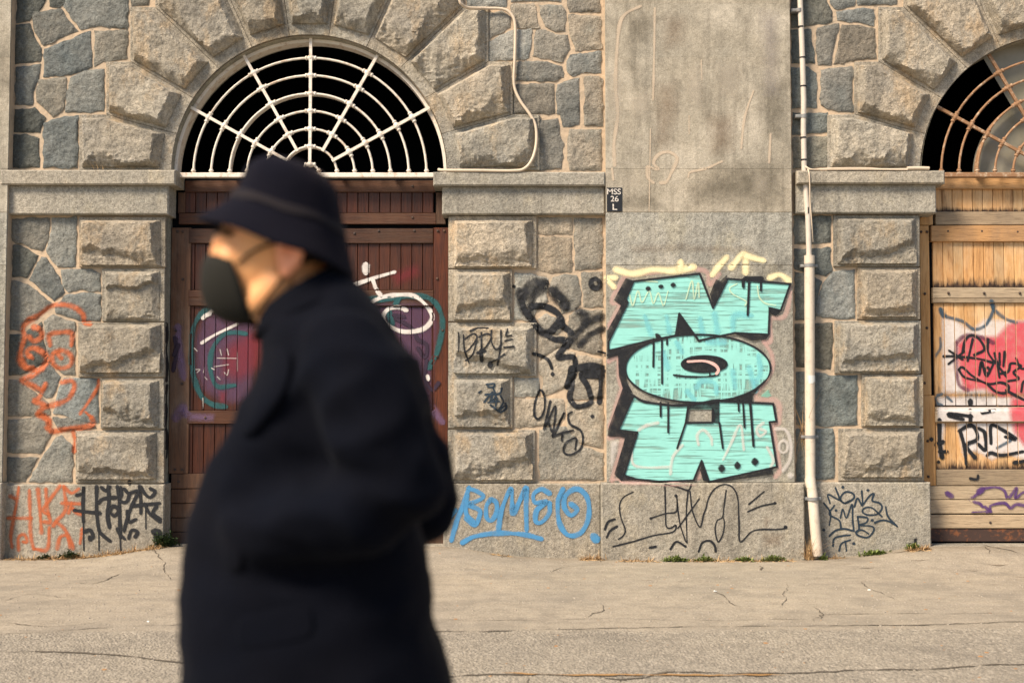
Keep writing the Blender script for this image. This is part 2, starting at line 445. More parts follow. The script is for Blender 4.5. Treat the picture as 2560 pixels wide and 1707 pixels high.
def ground_strip(name, pts, w, mat, z=.004, jit=1.6, seed=0., parent=ground):
    """irregular thin strip on the ground; pts (x, y)"""
    c = crom([(p[0], p[1], 0) for p in pts], .03); V, Fc = [], []
    for i, p in enumerate(c):
        t = (c[min(i + 1, len(c) - 1)] - c[max(i - 1, 0)]).normalized(); nn = Vector((-t.y, t.x, 0))
        p = p + nn * jit * (.02 * noise.noise((p.x * 3 + seed, p.y * 3, seed)) + .012 * noise.noise((p.x * 13 + seed, p.y * 13, seed)))
        wd_ = w * .8 * max(.05, .55 + .9 * noise.noise((p.x * 6 + seed, p.y * 6, seed + 4)) + .5 * noise.noise((p.x * 21 + seed, p.y * 21, seed + 9)))
        e = min(1, i / 4, (len(c) - 1 - i) / 4); wd_ *= max(.1, e)
        for s in (-1, 1):
            q = p + nn * s * wd_ / 2; V.append((q.x, q.y, gz(q.x, q.y) + z))
    for i in range(len(c) - 1): Fc.append([2 * i, 2 * i + 2, 2 * i + 3, 2 * i + 1])
    Fc = [f if Vector(V[f[1]] ).__sub__(Vector(V[f[0]])).cross(Vector(V[f[2]]) - Vector(V[f[0]])).z > 0 else f[::-1] for f in Fc]
    return link(name, mesh(name, V, Fc), mat, parent)
def gpt(z, x, y):
    d = ray(*S(z, x, y)); k = -CAM_H / d.z; return (d.x * k, d.y * k)
def qs(*p): return [gpt('Q', *q) for q in p]
ground_strip('crack', qs((-1800, 455), (-900, 420), (-400, 440), (-100, 448), (60, 448), (300, 443), (560, 435), (900, 432), (1150, 427), (1400, 428), (1620, 424), (1900, 422), (2150, 416), (2352, 410), (2700, 404)), .024, M['dirt'], seed=1)
ground_strip('crack', qs((0, 402), (350, 400), (620, 392), (900, 398), (1150, 402), (1500, 395), (1560, 378), (1900, 376), (2352, 376)), .012, M['dirt'], seed=2)
ground_strip('crack', qs((-1772, 520), (-1400, 530), (-900, 590), (-500, 610), (0, 622), (260, 618), (560, 622), (760, 635), (950, 612), (1250, 612), (1480, 605), (1740, 600), (2100, 590), (2352, 578), (2800, 570)), .04, M['dirt'], seed=3)
ground_strip('crack', qs((250, 613), (500, 622), (800, 624), (1100, 622), (1390, 622)), .05, M['dust'], z=.007, seed=4)
for k, (c, w_) in enumerate([([(595, 390), (610, 375), (640, 365), (658, 345), (650, 335)], .02), ([(1105, 285), (1130, 300), (1170, 333), (1220, 348)], .014),
        ([(1500, 412), (1495, 395), (1540, 383), (1530, 365), (1505, 350)], .016), ([(1690, 245), (1740, 280), (1800, 305), (1850, 325)], .01),
        ([(440, 215), (490, 190), (620, 180), (700, 170)], .012), ([(2050, 100), (2150, 130), (2200, 150), (2352, 175)], .02), ([(2190, 150), (2210, 175)], .02),
        ([(355, 625), (360, 656)], .02), ([(740, 628), (735, 656)], .02), ([(1400, 250), (1390, 330), (1400, 345)], .008), ([(1285, 180), (1290, 205)], .02),
        ([(1200, 635), (1205, 656)], .02), ([(1560, 380), (1640, 378), (1800, 376)], .012)]):
    ground_strip('crack', qs(*c), w_, M['dirt'], seed=10 + k)
for k, c in enumerate([[(-1770, 330), (-1650, 300), (-1500, 315)], [(-1772, 410), (-1600, 425), (-1450, 420), (-1300, 400)], [(-1500, 240), (-1400, 255), (-1290, 215)], [(-1210, 130), (-1150, 165), (-1120, 190), (-1080, 240)], [(-1500, 100), (-1300, 110), (-1170, 95)], [(-1650, 200), (-1550, 190), (-1480, 195)]]):
    ground_strip('crack', qs(*c), .016, M['dirt'], seed=40 + k)
for k, (x, y, l) in enumerate([(1505, 233, 60), (1925, 183, 80), (2150, 207, 70), (2250, 195, 90), (2065, 150, 60), (1600, 165, 50), (1720, 195, 60), (1640, 180, 50), (1850, 160, 70), (830, 245, 40), (970, 250, 30), (2120, 250, 40), (2340, 228, 50)]):
    ground_strip('damp_stain', qs((x - l / 2, y), (x, y + 2), (x + l / 2, y)), .05 if k % 3 else .09, M['stain'] if 'stain' in M else M.setdefault('stain', NB('brown_stain').fin((.15, .115, .075), .9)), z=.003, seed=60 + k)
# ------------------------------------------------------------------ the building
bld = empty('stone_warehouse', (0, D, 0), 'old rusticated stone building with two arched doorways and graffiti on its walls', 'building')
def piece(name, geo, mat, parent, color=None, smooth=False, sharp=None, paintable=True, kind=None, label=None):
    v, f = geo
    if paintable: keep(v, f)
    o = link(name, mesh(name, v, f, smooth, sharp), mat, None, kind=kind, color=color or (1, 1, 1), label=label)
    o.parent = parent
    if parent.parent is None: o.matrix_parent_inverse = Matrix.Translation(-Vector(parent.location))
    return o

A1 = at('f', 710.5, 397); A2 = at('f', 2430, 397)
R = at('f', 1026, 397).x - A1.x
JAMB = [(at('f', 379, 700).x, at('f', 1029, 700).x), (at('f', 2108, 700).x, at('f', 2752, 700).x)]
ZSP = A1.z
ZTOP = 7.2; XL, XR = -9.5, 9.5
ol = [(XL, -.4)]
for c, (jl, jr) in zip((A1, A2), JAMB):
    ol += [(jl, -.4), (jl, ZSP - .02), (c.x - R, ZSP)]
    ol += [(c.x + R * math.cos(a), ZSP + R * math.sin(a)) for a in [math.pi * (1 - k / 40) for k in range(1, 40)]]
    ol += [(c.x + R, ZSP), (jr, ZSP - .02), (jr, -.4)]
ol += [(XR, -.4), (XR, ZTOP), (XL, ZTOP)]
tri = tessellate_polygon([[Vector((x, z, 0)) for x, z in ol]])
tri = [list(t) if area2([ol[k] for k in t]) > 0 else list(t)[::-1] for t in tri]
wall = piece('wall', ([(x, D, z) for x, z in ol], tri), M['mortar'], bld)

def tnt(k=.12, warm=.04, b=1.0):
    v = b * (1 + rng.uniform(-k, k)); w = rng.uniform(-warm, warm)
    return (v * (1 + w), v, v * (1 - w))

# jambs and soffits
for c, (jl, jr) in zip((A1, A2), JAMB):
    V, Fc = [], []
    pr = [(jl, -.4), (jl, ZSP - .02), (c.x - R, ZSP)] + [(c.x + R * math.cos(a), ZSP + R * math.sin(a)) for a in [math.pi * (1 - k / 60) for k in range(1, 60)]] + [(c.x + R, ZSP), (jr, ZSP - .02), (jr, -.4)]
    for x, z in pr: V += [(x, D - .022, z), (x, D + .30, z)]
    for i in range(len(pr) - 1): Fc.append([2 * i, 2 * i + 1, 2 * i + 3, 2 * i + 2])
    piece('reveal', (V, Fc), M['slab'], bld, color=(.95, 1.0, 1.0))
    # dark room behind the fanlight and the doors
    v, f = box_geo(c.x - 1.5, c.x + 1.5, D + .31, D + 2.4, -.1, ZSP + 1.45, .01)
    f = [q[::-1] for q in f if not all(abs(v[k][1] - D - .31) < .02 for k in q)]
    f.append([len(v) - 4, len(v) - 3, len(v) - 2, len(v) - 1][::-1])
    piece('interior', (v, f), M['void'], bld, paintable=False)

# rubble stones: traced outlines
RUB = {'A': [[(115, -120), (330, -120), (320, 0), (290, 55), (225, 100), (200, 145), (115, 155)], [(340, -120), (470, -120), (460, 0), (410, 50), (345, 45)],
  [(480, -120), (890, -120), (890, 205), (690, 180), (560, 205), (500, 130), (440, 45)], [(235, 85), (425, 65), (540, 215), (300, 315), (245, 240), (225, 140)],
  [(110, 175), (205, 165), (240, 260), (285, 345), (280, 430), (170, 440), (100, 445)], [(310, 345), (630, 220), (640, 470), (490, 525), (300, 535)],
  [(660, 215), (890, 215), (885, 405), (720, 430), (660, 465)], [(110, 470), (280, 450), (270, 540), (230, 640), (225, 730), (100, 735)],
  [(275, 560), (455, 545), (465, 650), (430, 780), (370, 825), (320, 770), (250, 715), (250, 640)], [(485, 550), (600, 490), (725, 480), (725, 775), (610, 785), (455, 785)],
  [(100, 765), (240, 755), (310, 825), (275, 925), (95, 920)], [(90, 945), (180, 935), (270, 965), (270, 1170), (80, 1175)], [(300, 860), (430, 820), (545, 810), (540, 1175), (300, 1170)],
  [(920, -120), (1045, -120), (1040, 35), (920, 40)]],
 'B': [[(75, 75), (345, 70), (330, 230), (290, 300), (230, 280), (110, 245), (80, 230)], [(365, 70), (530, 65), (525, 410), (400, 415), (330, 320), (320, 290), (355, 180)],
  [(85, 260), (130, 260), (265, 330), (190, 490), (85, 480)], [(205, 500), (285, 340), (320, 345), (380, 430), (450, 590), (375, 650), (330, 610)],
  [(420, 430), (640, 430), (700, 460), (700, 585), (560, 570), (475, 585), (440, 540)], [(80, 510), (190, 530), (365, 670), (250, 770), (160, 800), (140, 855), (60, 855)],
  [(390, 680), (470, 605), (590, 590), (700, 605), (700, 790), (550, 790), (510, 770), (390, 735)], [(305, 790), (370, 745), (515, 800), (520, 1000), (515, 1165), (440, 1165), (340, 1075), (310, 900)],
  [(55, 885), (155, 880), (285, 800), (295, 900), (322, 1075), (140, 1170), (50, 1165)], [(45, 1205), (120, 1205), (335, 1365), (340, 1440), (40, 1460)],
  [(150, 1195), (340, 1095), (420, 1180), (360, 1325), (320, 1330)], [(450, 1190), (680, 1190), (690, 1500), (530, 1490), (440, 1450), (370, 1430), (400, 1290)]],
 'C': [[(45, 140), (250, 125), (330, 150), (370, 220), (285, 370), (40, 365)], [(370, 120), (500, 130), (660, 175), (670, 195), (545, 208), (410, 215), (385, 170)],
  [(40, 400), (265, 400), (170, 570), (35, 570)], [(395, 260), (430, 250), (510, 320), (500, 570), (200, 570), (290, 400)]],
 'E': [[(575, -120), (855, -120), (860, 45), (640, 50), (580, 40)], [(735, 85), (835, 80), (885, 120), (880, 190), (800, 235), (740, 270)], [(880, -120), (1240, -120), (1235, 10), (1050, 3), (890, 15)],
  [(895, 35), (1045, 25), (1060, 80), (1085, 190), (930, 190), (915, 120), (890, 80)], [(1085, 35), (1240, 35), (1275, 70), (1265, 215), (1200, 225), (1130, 185), (1105, 120)],
  [(1260, -120), (1510, -120), (1510, 80), (1300, 85), (1285, 40)], [(1295, 105), (1515, 110), (1520, 335), (1340, 355), (1325, 300), (1290, 200)], [(735, 295), (840, 235), (905, 210), (1030, 205), (1015, 405), (900, 420), (735, 425)],
  [(1060, 210), (1130, 205), (1200, 240), (1285, 240), (1300, 340), (1250, 432), (1150, 405), (1040, 395)], [(925, 435), (1110, 425), (1245, 462), (1260, 540), (1180, 565), (920, 565)],
  [(1310, 390), (1520, 355), (1520, 510), (1400, 510), (1320, 530), (1285, 500), (1280, 430)], [(910, 590), (1190, 585), (1195, 790), (1040, 795), (905, 795)], [(1215, 590), (1365, 545), (1370, 870), (1300, 885), (1255, 885), (1235, 800), (1210, 790)],
  [(1405, 535), (1500, 530), (1530, 560), (1530, 880), (1405, 880)], [(1070, 840), (1215, 830), (1230, 930), (1250, 1000), (1245, 1180), (1075, 1190)], [(1300, 905), (1520, 905), (1525, 1190), (1300, 1190), (1285, 1100), (1287, 960)]],
 'F': [[(1015, 155), (1320, 155), (1312, 302), (1015, 302)], [(1342, 160), (1585, 165), (1585, 603), (1440, 608), (1347, 623)], [(1020, 332), (1312, 335), (1317, 638), (1140, 648), (1020, 628)],
  [(810, 645), (960, 660), (1105, 700), (1090, 830), (1108, 900), (1000, 990), (960, 1060), (800, 1065)], [(1140, 690), (1250, 665), (1360, 670), (1385, 760), (1398, 930), (1310, 990), (1230, 1010), (1190, 900), (1120, 820)],
  [(1405, 650), (1590, 630), (1590, 950), (1422, 950)], [(1020, 1060), (1090, 1015), (1180, 1040), (1230, 1060), (1255, 1130), (1190, 1195), (1020, 1180)], [(1290, 1030), (1350, 980), (1590, 980), (1580, 1385), (1380, 1340), (1280, 1290), (1290, 1150)],
  [(1020, 1205), (1250, 1215), (1258, 1290), (1200, 1310), (1100, 1370), (1035, 1420), (1020, 1400)]],
 'G': [[(905, 20), (1050, -90), (1185, -60), (1195, 100), (1145, 200), (1090, 220), (1000, 265), (930, 260), (930, 130), (905, 110)], [(1205, -40), (1395, -10), (1410, 298), (1165, 298), (1135, 240), (1205, 120)],
  [(710, 140), (900, 140), (910, 278), (710, 280)], [(710, 305), (930, 302), (1085, 302), (1098, 340), (1105, 450), (1000, 508), (900, 515), (710, 522)], [(1130, 300), (1160, 325), (1405, 328), (1405, 695), (1240, 655), (1122, 560), (1122, 380)],
  [(905, 548), (1110, 514), (1230, 678), (1405, 732), (1408, 940), (905, 940)]],
 'L': [[(50, -120), (290, -120), (300, 10), (340, 80), (340, 150), (150, 185), (55, 195)], [(310, -120), (495, -120), (490, 40), (370, 65), (330, 30)], [(515, -120), (795, -120), (795, 28), (640, 35), (520, 35)],
  [(372, 82), (500, 62), (630, 57), (630, 180), (540, 152), (420, 148), (377, 140)], [(55, 212), (190, 207), (198, 300), (215, 443), (55, 443)], [(237, 195), (385, 165), (360, 290), (325, 453), (240, 455), (228, 320)],
  [(410, 172), (520, 172), (640, 203), (640, 405), (500, 418), (350, 448), (387, 290)], [(55, 472), (170, 472), (228, 510), (228, 750), (60, 758)], [(260, 490), (370, 472), (480, 467), (480, 700), (490, 778), (380, 783), (260, 738)],
  [(60, 787), (308, 787), (318, 918), (160, 933), (60, 943)], [(60, 967), (315, 952), (320, 1165), (70, 1180)]],
 'M': [[(80, 125), (370, 125), (365, 330), (220, 343), (85, 343)], [(85, 382), (365, 377), (368, 560), (330, 598), (240, 583), (90, 538)], [(85, 562), (240, 602), (298, 640), (258, 760), (240, 938), (95, 943)],
  [(382, 562), (555, 547), (555, 780), (560, 928), (420, 933), (252, 908), (262, 790), (312, 650)], [(90, 972), (380, 962), (380, 1200), (370, 1328), (240, 1308), (100, 1308)]],
 'N': [[(105, -100), (250, -105), (400, -70), (600, -70), (600, 330), (360, 343), (105, 328)], [(105, 367), (400, 367), (418, 420), (415, 770), (105, 788)]]}
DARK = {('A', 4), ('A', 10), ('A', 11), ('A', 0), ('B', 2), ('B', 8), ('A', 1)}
i = 0
for zn, lst in RUB.items():
    for k, p in enumerate(lst):
        i += 1
        poly = inset(xz(zn, p, D - .015), -.003)
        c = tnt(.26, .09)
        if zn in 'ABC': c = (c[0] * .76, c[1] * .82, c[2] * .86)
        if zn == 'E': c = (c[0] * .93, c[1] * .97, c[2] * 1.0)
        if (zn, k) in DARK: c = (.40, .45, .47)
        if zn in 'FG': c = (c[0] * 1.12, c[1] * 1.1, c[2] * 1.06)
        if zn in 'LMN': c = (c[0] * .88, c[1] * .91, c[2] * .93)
        if zn in 'LMN' and min(q[0] for q in p) < 110: c = (c[0] * .72, c[1] * .78, c[2] * .80)  # stones against the pilaster tinted darker: its side shade put into their colour
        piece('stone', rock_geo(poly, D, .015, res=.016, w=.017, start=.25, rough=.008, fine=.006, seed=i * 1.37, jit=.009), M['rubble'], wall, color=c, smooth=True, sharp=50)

# quoin blocks: drafted base and rock faced boss
def quoin(zn, outl, boss, seed, H=.086, low=.07, chip=None, col=None, name='quoin_block', parent=wall):
    x0, y0, x1, y1 = outl; bx0, by0, bx1, by1 = boss
    o = inset(xz(zn, [(x0, y0), (x0, y1), (x1, y1), (x1, y0)], D - .025), .002)
    b = xz(zn, [(bx0, by0), (bx0, by1), (bx1, by1), (bx1, by0)], D - .03)
    zl, zh = min(q[1] for q in b), max(q[1] for q in b)
    cut = None if chip else (zl + (zh - zl) * rng.uniform(.16, .36), rng.choice([-1, 1]) * rng.uniform(.0, .32), rng.uniform(.7, 1.1))
    if chip: chip = (at(zn, 0, chip[0]).z, chip[1], chip[2])
    g = joinv(prism_geo(o, D - .026, D + .004, .004), rock_geo(b, D - .027, H, res=.0118, w=.032, start=.05, low=low, rough=.0055, fine=.0045, seed=seed, jit=.003, facets=.012, chip=chip, side_w=1.9, cut=cut))
    return piece(name, g, M['quoin'], parent, color=col or tnt(.07, .03), smooth=True, sharp=27)
QU = [('B', (552, 62, 1160, 415), (567, 85, 1122, 400), .055, None), ('B', (712, 425, 1155, 795), (735, 445, 1117, 782), .05, (545, .04, .1)), ('B', (545, 800, 1152, 1183), (556, 815, 1125, 1150), .05, None),
      ('B', (702, 1195, 1150, 1545), (716, 1205, 1108, 1530), .11, None), ('C', (527, 212, 1150, 580), (540, 225, 1095, 550), .08, None),
      ('F', (216, 140, 1005, 610), (265, 182, 968, 592), .085, None), ('F', (216, 617, 788, 1083), (264, 642, 765, 1066), .05, None), ('F', (216, 1092, 1005, 1572), (266, 1128, 972, 1542), .05, None),
      ('G', (188, 122, 697, 535), (230, 150, 668, 520), .12, None), ('G', (186, 545, 872, 962), (226, 566, 850, 935), .10, None),
      ('M', (388, 118, 1066, 523), (420, 147, 1030, 500), .055, None), ('M', (573, 530, 1070, 937), (607, 548, 1043, 915), .05, None), ('M', (398, 945, 1076, 1362), (432, 962, 1050, 1340), .075, None),
      ('N', (634, -80, 1140, 347), (660, -62, 1096, 335), .08, None), ('N', (444, 360, 1146, 792), (470, 386, 1114, 755), .12, None)]
for k, (zn, o_, b_, low, chip) in enumerate(QU):
    quoin(zn, o_, b_, 20 + k * 2.7, low=low, chip=chip, col=tnt(.10, .03, .93) if zn in 'BC' else (tnt(.10, .03, .92) if zn in 'MN' else tnt(.09, .03, 1.02)))

# arches of voussoirs
def arch(cs, right_too=True):
    cx, cy = cs
    steps = [[(-1613, -18), (-1613, -407), (-1425, -409)], [(-1425, -409), (-1425, -777), (-1255, -779)], [(-1255, -779), (-1255, -1162), (-1080, -1160)],
             [(-1080, -1160), (-1080, -1560), (-711, -1560)], [(-711, -1560), (-711, -1910), (-275, -1910)], [(-275, -1910), (275, -1910)]]
    steps += [[(-x, y) for x, y in reversed(s)] for s in reversed(steps[:5])]
    s = .357143
    def loc(p, Y): return xz('s', [(cx + p[0] * s, cy + p[1] * s)], Y)[0]
    for k in range(11):
        a0 = math.pi * (1 - k / 11); a1 = math.pi * (1 - (k + 1) / 11)
        if k == 0: a0 = math.pi - .019
        if k == 10: a1 = .019
        arc = [(965 * math.cos(a1 + (a0 - a1) * t / 6), -965 * math.sin(a1 + (a0 - a1) * t / 6)) for t in range(7)]
        o = [loc(p, D - .025) for p in arc + steps[k]]
        bin_ = [(1032 * math.cos(a1), -1032 * math.sin(a1)), (1030 * math.cos(a0), -1030 * math.sin(a0))]
        if k in (0, 10): bin_[0 if k == 10 else 1] = (math.copysign(1030, bin_[0][0]), -18)
        b = inset([loc(p, D - .03) for p in bin_ + steps[k]], .030)
        low = .115 if k > 6 else (.045 if 0 < k < 5 else .07)
        if k in (0, 10): low = .085
        g = joinv(prism_geo(inset(o, .0015), D - .026, D + .004, .003),
                  rock_geo(b, D - .027, .100, res=.0135, w=.034, start=.05, low=low, rough=.0075, fine=.005, seed=60 + k * 3.1 + cx * .01, jit=.003, facets=.015, side_w=1.9))
        piece('voussoir', g, M['quoin'], wall, color=tnt(.12, .04), smooth=True, sharp=27)
arch(S('f', 710.5, 397)); arch(S('f', 2430, 397))

# imposts
def impost(zn, xa, xb, ya, ym, yb, la, lb):
    """la/lb: metres the moulding runs into the opening on the left/right"""
    for nm, (y0, y1), pr, ex in (('cornice_band', (ya, ym), .13, 1.0), ('frieze_block', (ym, yb), .075, .42)):
        x0 = at(zn, xa, y0, D).x; x1 = at(zn, xb, y0, D).x
        z1 = at(zn, 0, y0, D - pr).z; z0 = at(zn, 0, y1, D - pr).z
        x0 -= la * ex; x1 += lb * ex
        piece(nm, box_geo(x0, x1, D - pr, D + .17, z0 + .001, z1 - .001, .012), M['slab'], bld, color=tnt(.05, .02, 1.12))
impost('A', 45, 1155, 1188, 1294, 1502, 0, .13)
impost('E', 453, 1542, 1203, 1301, 1502, .13, 0)
impost('L', 66, 1012, 1193, 1287, 1494, 0, .10)
piece('cornice_band', box_geo(JAMB[1][1] - .13, XR, D - .13, D + .17, at('L', 0, 1287, D - .13).z, at('L', 0, 1193, D - .13).z, .012), M['slab'], bld)

# plinths
def plinth(zn, xa, xb, ya, pr, yb=None, back=.0):
    x0 = at(zn, xa, ya, D - pr).x; x1 = at(zn, xb, ya, D - pr).x
    return piece('plinth_block', box_geo(x0, x1, D - pr, D + back, -.25, at(zn, 0, ya, D - pr).z - .001, .010), M['slab'], bld, color=tnt(.04, .02, 1.05))
plinth('C', 40, 1152, 588, .04, back=.17)
plinth('G', 152, 1384, 966, .045, back=.17)
plinth('N', 105, 1197, 800, .045, back=.17)
x1 = JAMB[1][1]
piece('plinth_block', box_geo(x1, XR, D - .045, D + .17, -.25, at('N', 0, 800, D - .045).z, .01), M['slab'], bld)

# pilasters
def pilaster(xa, xb, pa, pb, extra):
    ys = [('s', -900), ('I', -350), ('I', 25), ('I', 400), ('I', 778), ('I', 1182), ('I', 1487), ('J', 248), ('K', 868)]
    zs = [at(z, 0, y, D - .12).z for z, y in ys]
    core = piece('pilaster', box_geo(xa + .004, xb - .004, D - .112, D + .004, zs[-1], zs[0] + .002, .002), M['mortar'], bld)
    for k in range(len(zs) - 1):
        g = .0002 if k < 5 else .002
        m = M['render'] if k < 6 else M['slab']
        piece('slab', box_geo(xa, xb, D - .12, D - .1, zs[k + 1] + g, zs[k] - g, .0005 if k < 5 else .0018), m, core, color=tnt(.02, .01) if k < 6 else ((1.10, 1.16, 1.22) if k == 6 else (1.02, 1.06, 1.09)))
    piece('plinth_block', box_geo(pa, pb, D - .155, D + .004, -.25, zs[-1] - .002, .010), M['slab'], bld, color=tnt(.03, .02, 1.1))
pilaster(at('f', 1392, 600, D - .12).x, at('f', 1820, 600, D - .12).x, at('K', 76, 900, D - .155).x, at('K', 1735, 900, D - .155).x, 0)
pilaster(at('f', -430, 600, D - .12).x, at('f', 14, 600, D - .12).x, at('f', -460, 900, D - .155).x, at('f', 8, 900, D - .155).x, 0)

# ------------------------------------------------------------------ doors
YD = D + .18
def dbox(zn, xa, ya, xb, yb, front, back=None, bev=.004):
    Y = front; p = at(zn, xa, ya, Y); q = at(zn, xb, yb, Y)
    return box_geo(p.x, q.x, Y, back or YD + .02, q.z, p.z, bev)
def bolts(zn, pts, front, parent, r=.013, mat='bolt'):
    V, Fc = [], []
    for x, y in pts:
        c = at(zn, x, y, front); n0 = len(V); n = 8
        for rr, dy in ((r, 0), (r * .85, -.006), (r * .45, -.010)):
            V += [(c.x + rr * math.cos(2 * math.pi * k / n), front + dy + .001, c.z + rr * math.sin(2 * math.pi * k / n)) for k in range(n)]
        for j in (0, 1):
            for k in range(n):
                k2 = (k + 1) % n; Fc.append([n0 + j * n + k, n0 + j * n + k2, n0 + (j + 1) * n + k2, n0 + (j + 1) * n + k])
        Fc.append([n0 + 2 * n + k for k in range(n)])
    return piece('bolts', (V, Fc), M[mat], parent, kind='stuff', paintable=False)
CUTS = {}
def plank_row(zn, ya, yb, x0, x1, n, front, parent, mat, var=.18):
    za, zb = at(zn, 0, yb, front).z, at(zn, 0, ya, front).z; s = (x1 - x0) / n
    for k in range(n):
        j = rng.uniform(0, .0015)
        piece('plank', box_geo(x0 + k * s + .0024, x0 + (k + 1) * s - .0024, front + j, front + .03, za, zb, .0032), mat, parent, color=tnt(var, .05), paintable=False)
    keep([(x0, front, za), (x1, front, za), (x1, front, zb), (x0, front, zb)], [[0, 1, 2, 3]])
    CUTS[parent.name] = (x0, x1, n, front)
# left door
z0 = at('H', 0, 2262, YD).z
door1 = piece('door', box_geo(JAMB[0][0], JAMB[0][1], YD + .021, YD + .05, -.1, ZSP - .01, .003), M['void'], bld, label='dark brown plank double door covered in purple, teal and white graffiti')
F1 = YD - .03
R1 = M['brown_h']; S1 = M['stile']
for (xa, ya, xb, yb, m, c) in [(98, 165, 1540, 231, R1, 1.1), (62, 352, 1545, 416, R1, 1.0), (120, 441, 1528, 526, R1, .85), (118, 796, 1530, 838, R1, 1.05), (118, 838, 1530, 887, R1, .75), (110, 1491, 1535, 1566, R1, 1.15),
                        (18, 1854, 1616, 1938, S1, 1.0), (18, 1942, 1616, 2022, S1, .9), (18, 2026, 1616, 2105, S1, .95), (18, 2109, 1616, 2186, S1, .85), (18, 2190, 1616, 2262, S1, .7)]:
    piece('rail', dbox('H', xa, ya, xb, yb, F1), m, door1, color=tnt(.06, .03, c))
for (xa, ya, xb, yb, m, c) in [(58, 233, 98, 351, S1, .9), (1545, 233, 1600, 416, S1, .7), (20, 436, 116, 1852, S1, 1.25), (1531, 436, 1616, 1852, M['brown'], 1.5), (785, 528, 855, 795, M['brown'], 1), (785, 888, 855, 1490, M['brown'], 1)]:
    piece('stile', dbox('H', xa, ya, xb, yb, F1 + .004), m, door1, color=tnt(.05, .03, c))
XA, XB = at('H', 100, 0, YD - .008).x, at('H', 1532, 0, YD - .008).x
for ya, yb in [(233, 351), (528, 795), (889, 1490), (1568, 1853)]:
    plank_row('H', ya, yb, XA, XB, 23, YD - .008, door1, M['brown'])
bolts('H', [(55, 460), (85, 460), (1075, 470), (1215, 455), (1420, 455), (1555, 455), (1592, 455), (85, 735), (45, 1030), (1552, 730), (1583, 1028), (1550, 1180), (80, 1335), (215, 1530), (1410, 198), (1410, 378), (1525, 1700), (1555, 1700), (40, 1830), (80, 1830), (60, 1900), (1590, 1900), (1590, 2230)], F1, door1)
# right door
F2 = YD - .03
door2 = piece('door', box_geo(JAMB[1][0], JAMB[1][1], YD + .021, YD + .05, -.1, ZSP - .01, .003), M['void'], bld, label='raw orange pine plank door with peeling rails and pink graffiti')
XE, XP = 3150, 3300
for zn, xa, ya, xb, yb, m, c in [('L', 1060, 1238, 2950, 1322, 'pine_h', 1.15), ('M', 1188, 92, XE, 195, 'grey_h', .85), ('M', 1155, 201, XE, 325, 'pine_h', 1.0), ('M', 1168, 686, XE, 770, 'grey_h', 1.15), ('M', 1168, 773, XE, 806, 'grey_h', .9),
                           ('N', 1236, 186, 3300, 216, 'grey_h', 1.0), ('N', 1236, 219, 3300, 310, 'grey_h', 1.2), ('N', 1246, 697, 3300, 826, 'grey_h', .75),
                           ('N', 1185, 832, 3420, 940, 'grey_h', 1.1), ('N', 1185, 945, 3420, 1056, 'grey_h', 1.15), ('N', 1185, 1066, 3420, 1176, 'grey_h', 1.1)]:
    piece('rail', dbox(zn, xa, ya, xb, yb, F2 - (.012 if c == 1.2 or m == 'pine_h' else 0)), M[m], door2, color=tnt(.05, .03, c))
piece('kick_plate', dbox('N', 1185, 1179, 3420, 1284, F2 + .01), M['rust_plate'], door2)
for zn, xa, ya, xb, yb in [('M', 1062, -60, 1170, 196), ('M', 1062, 200, 1157, 1530), ('M', XE + 2, -60, XP, 1530)]:
    piece('stile', dbox(zn, xa, ya, xb, yb, F2 + .006), M['pine_v'], door2, color=tnt(.04, .02))
p = at('N', 1140, 92, F2); q = at('N', 1236, 828, F2)
piece('stile', box_geo(at('M', 1062, 0, F2 + .006).x, at('M', 1157, 0, F2 + .006).x, F2 + .006, YD + .02, q.z, at('M', 0, 1530, F2).z - .002, .004), M['pine_v'], door2)
XA, XB = at('M', 1160, 0, YD - .008).x, at('M', XE, 0, YD - .008).x
for zn, ya, yb in [('L', 1326, 1482), ('M', 327, 684), ('M', 808, 1619), ('N', 312, 696)]:
    plank_row(zn, ya, yb, XA, XB, 25, YD - .008, door2, M['pine'], .12)
bolts('M', [(1074, 130), (1076, 250), (1122, 250), (1105, 735), (1121, 1003), (1103, 1435), (1285, 245), (1550, 245), (1830, 250), (1290, 730), (1570, 730), (1850, 730)], F2 - .006, door2)
bolts('N', [(1175, 465), (1180, 755), (1665, 255), (1685, 1130)], F2, door2)
# thresholds
for jl, jr in JAMB:
    piece('threshold', box_geo(jl + .002, jr - .002, D - .03, YD + .02, -.2, .108, .012), M['slab'], bld)

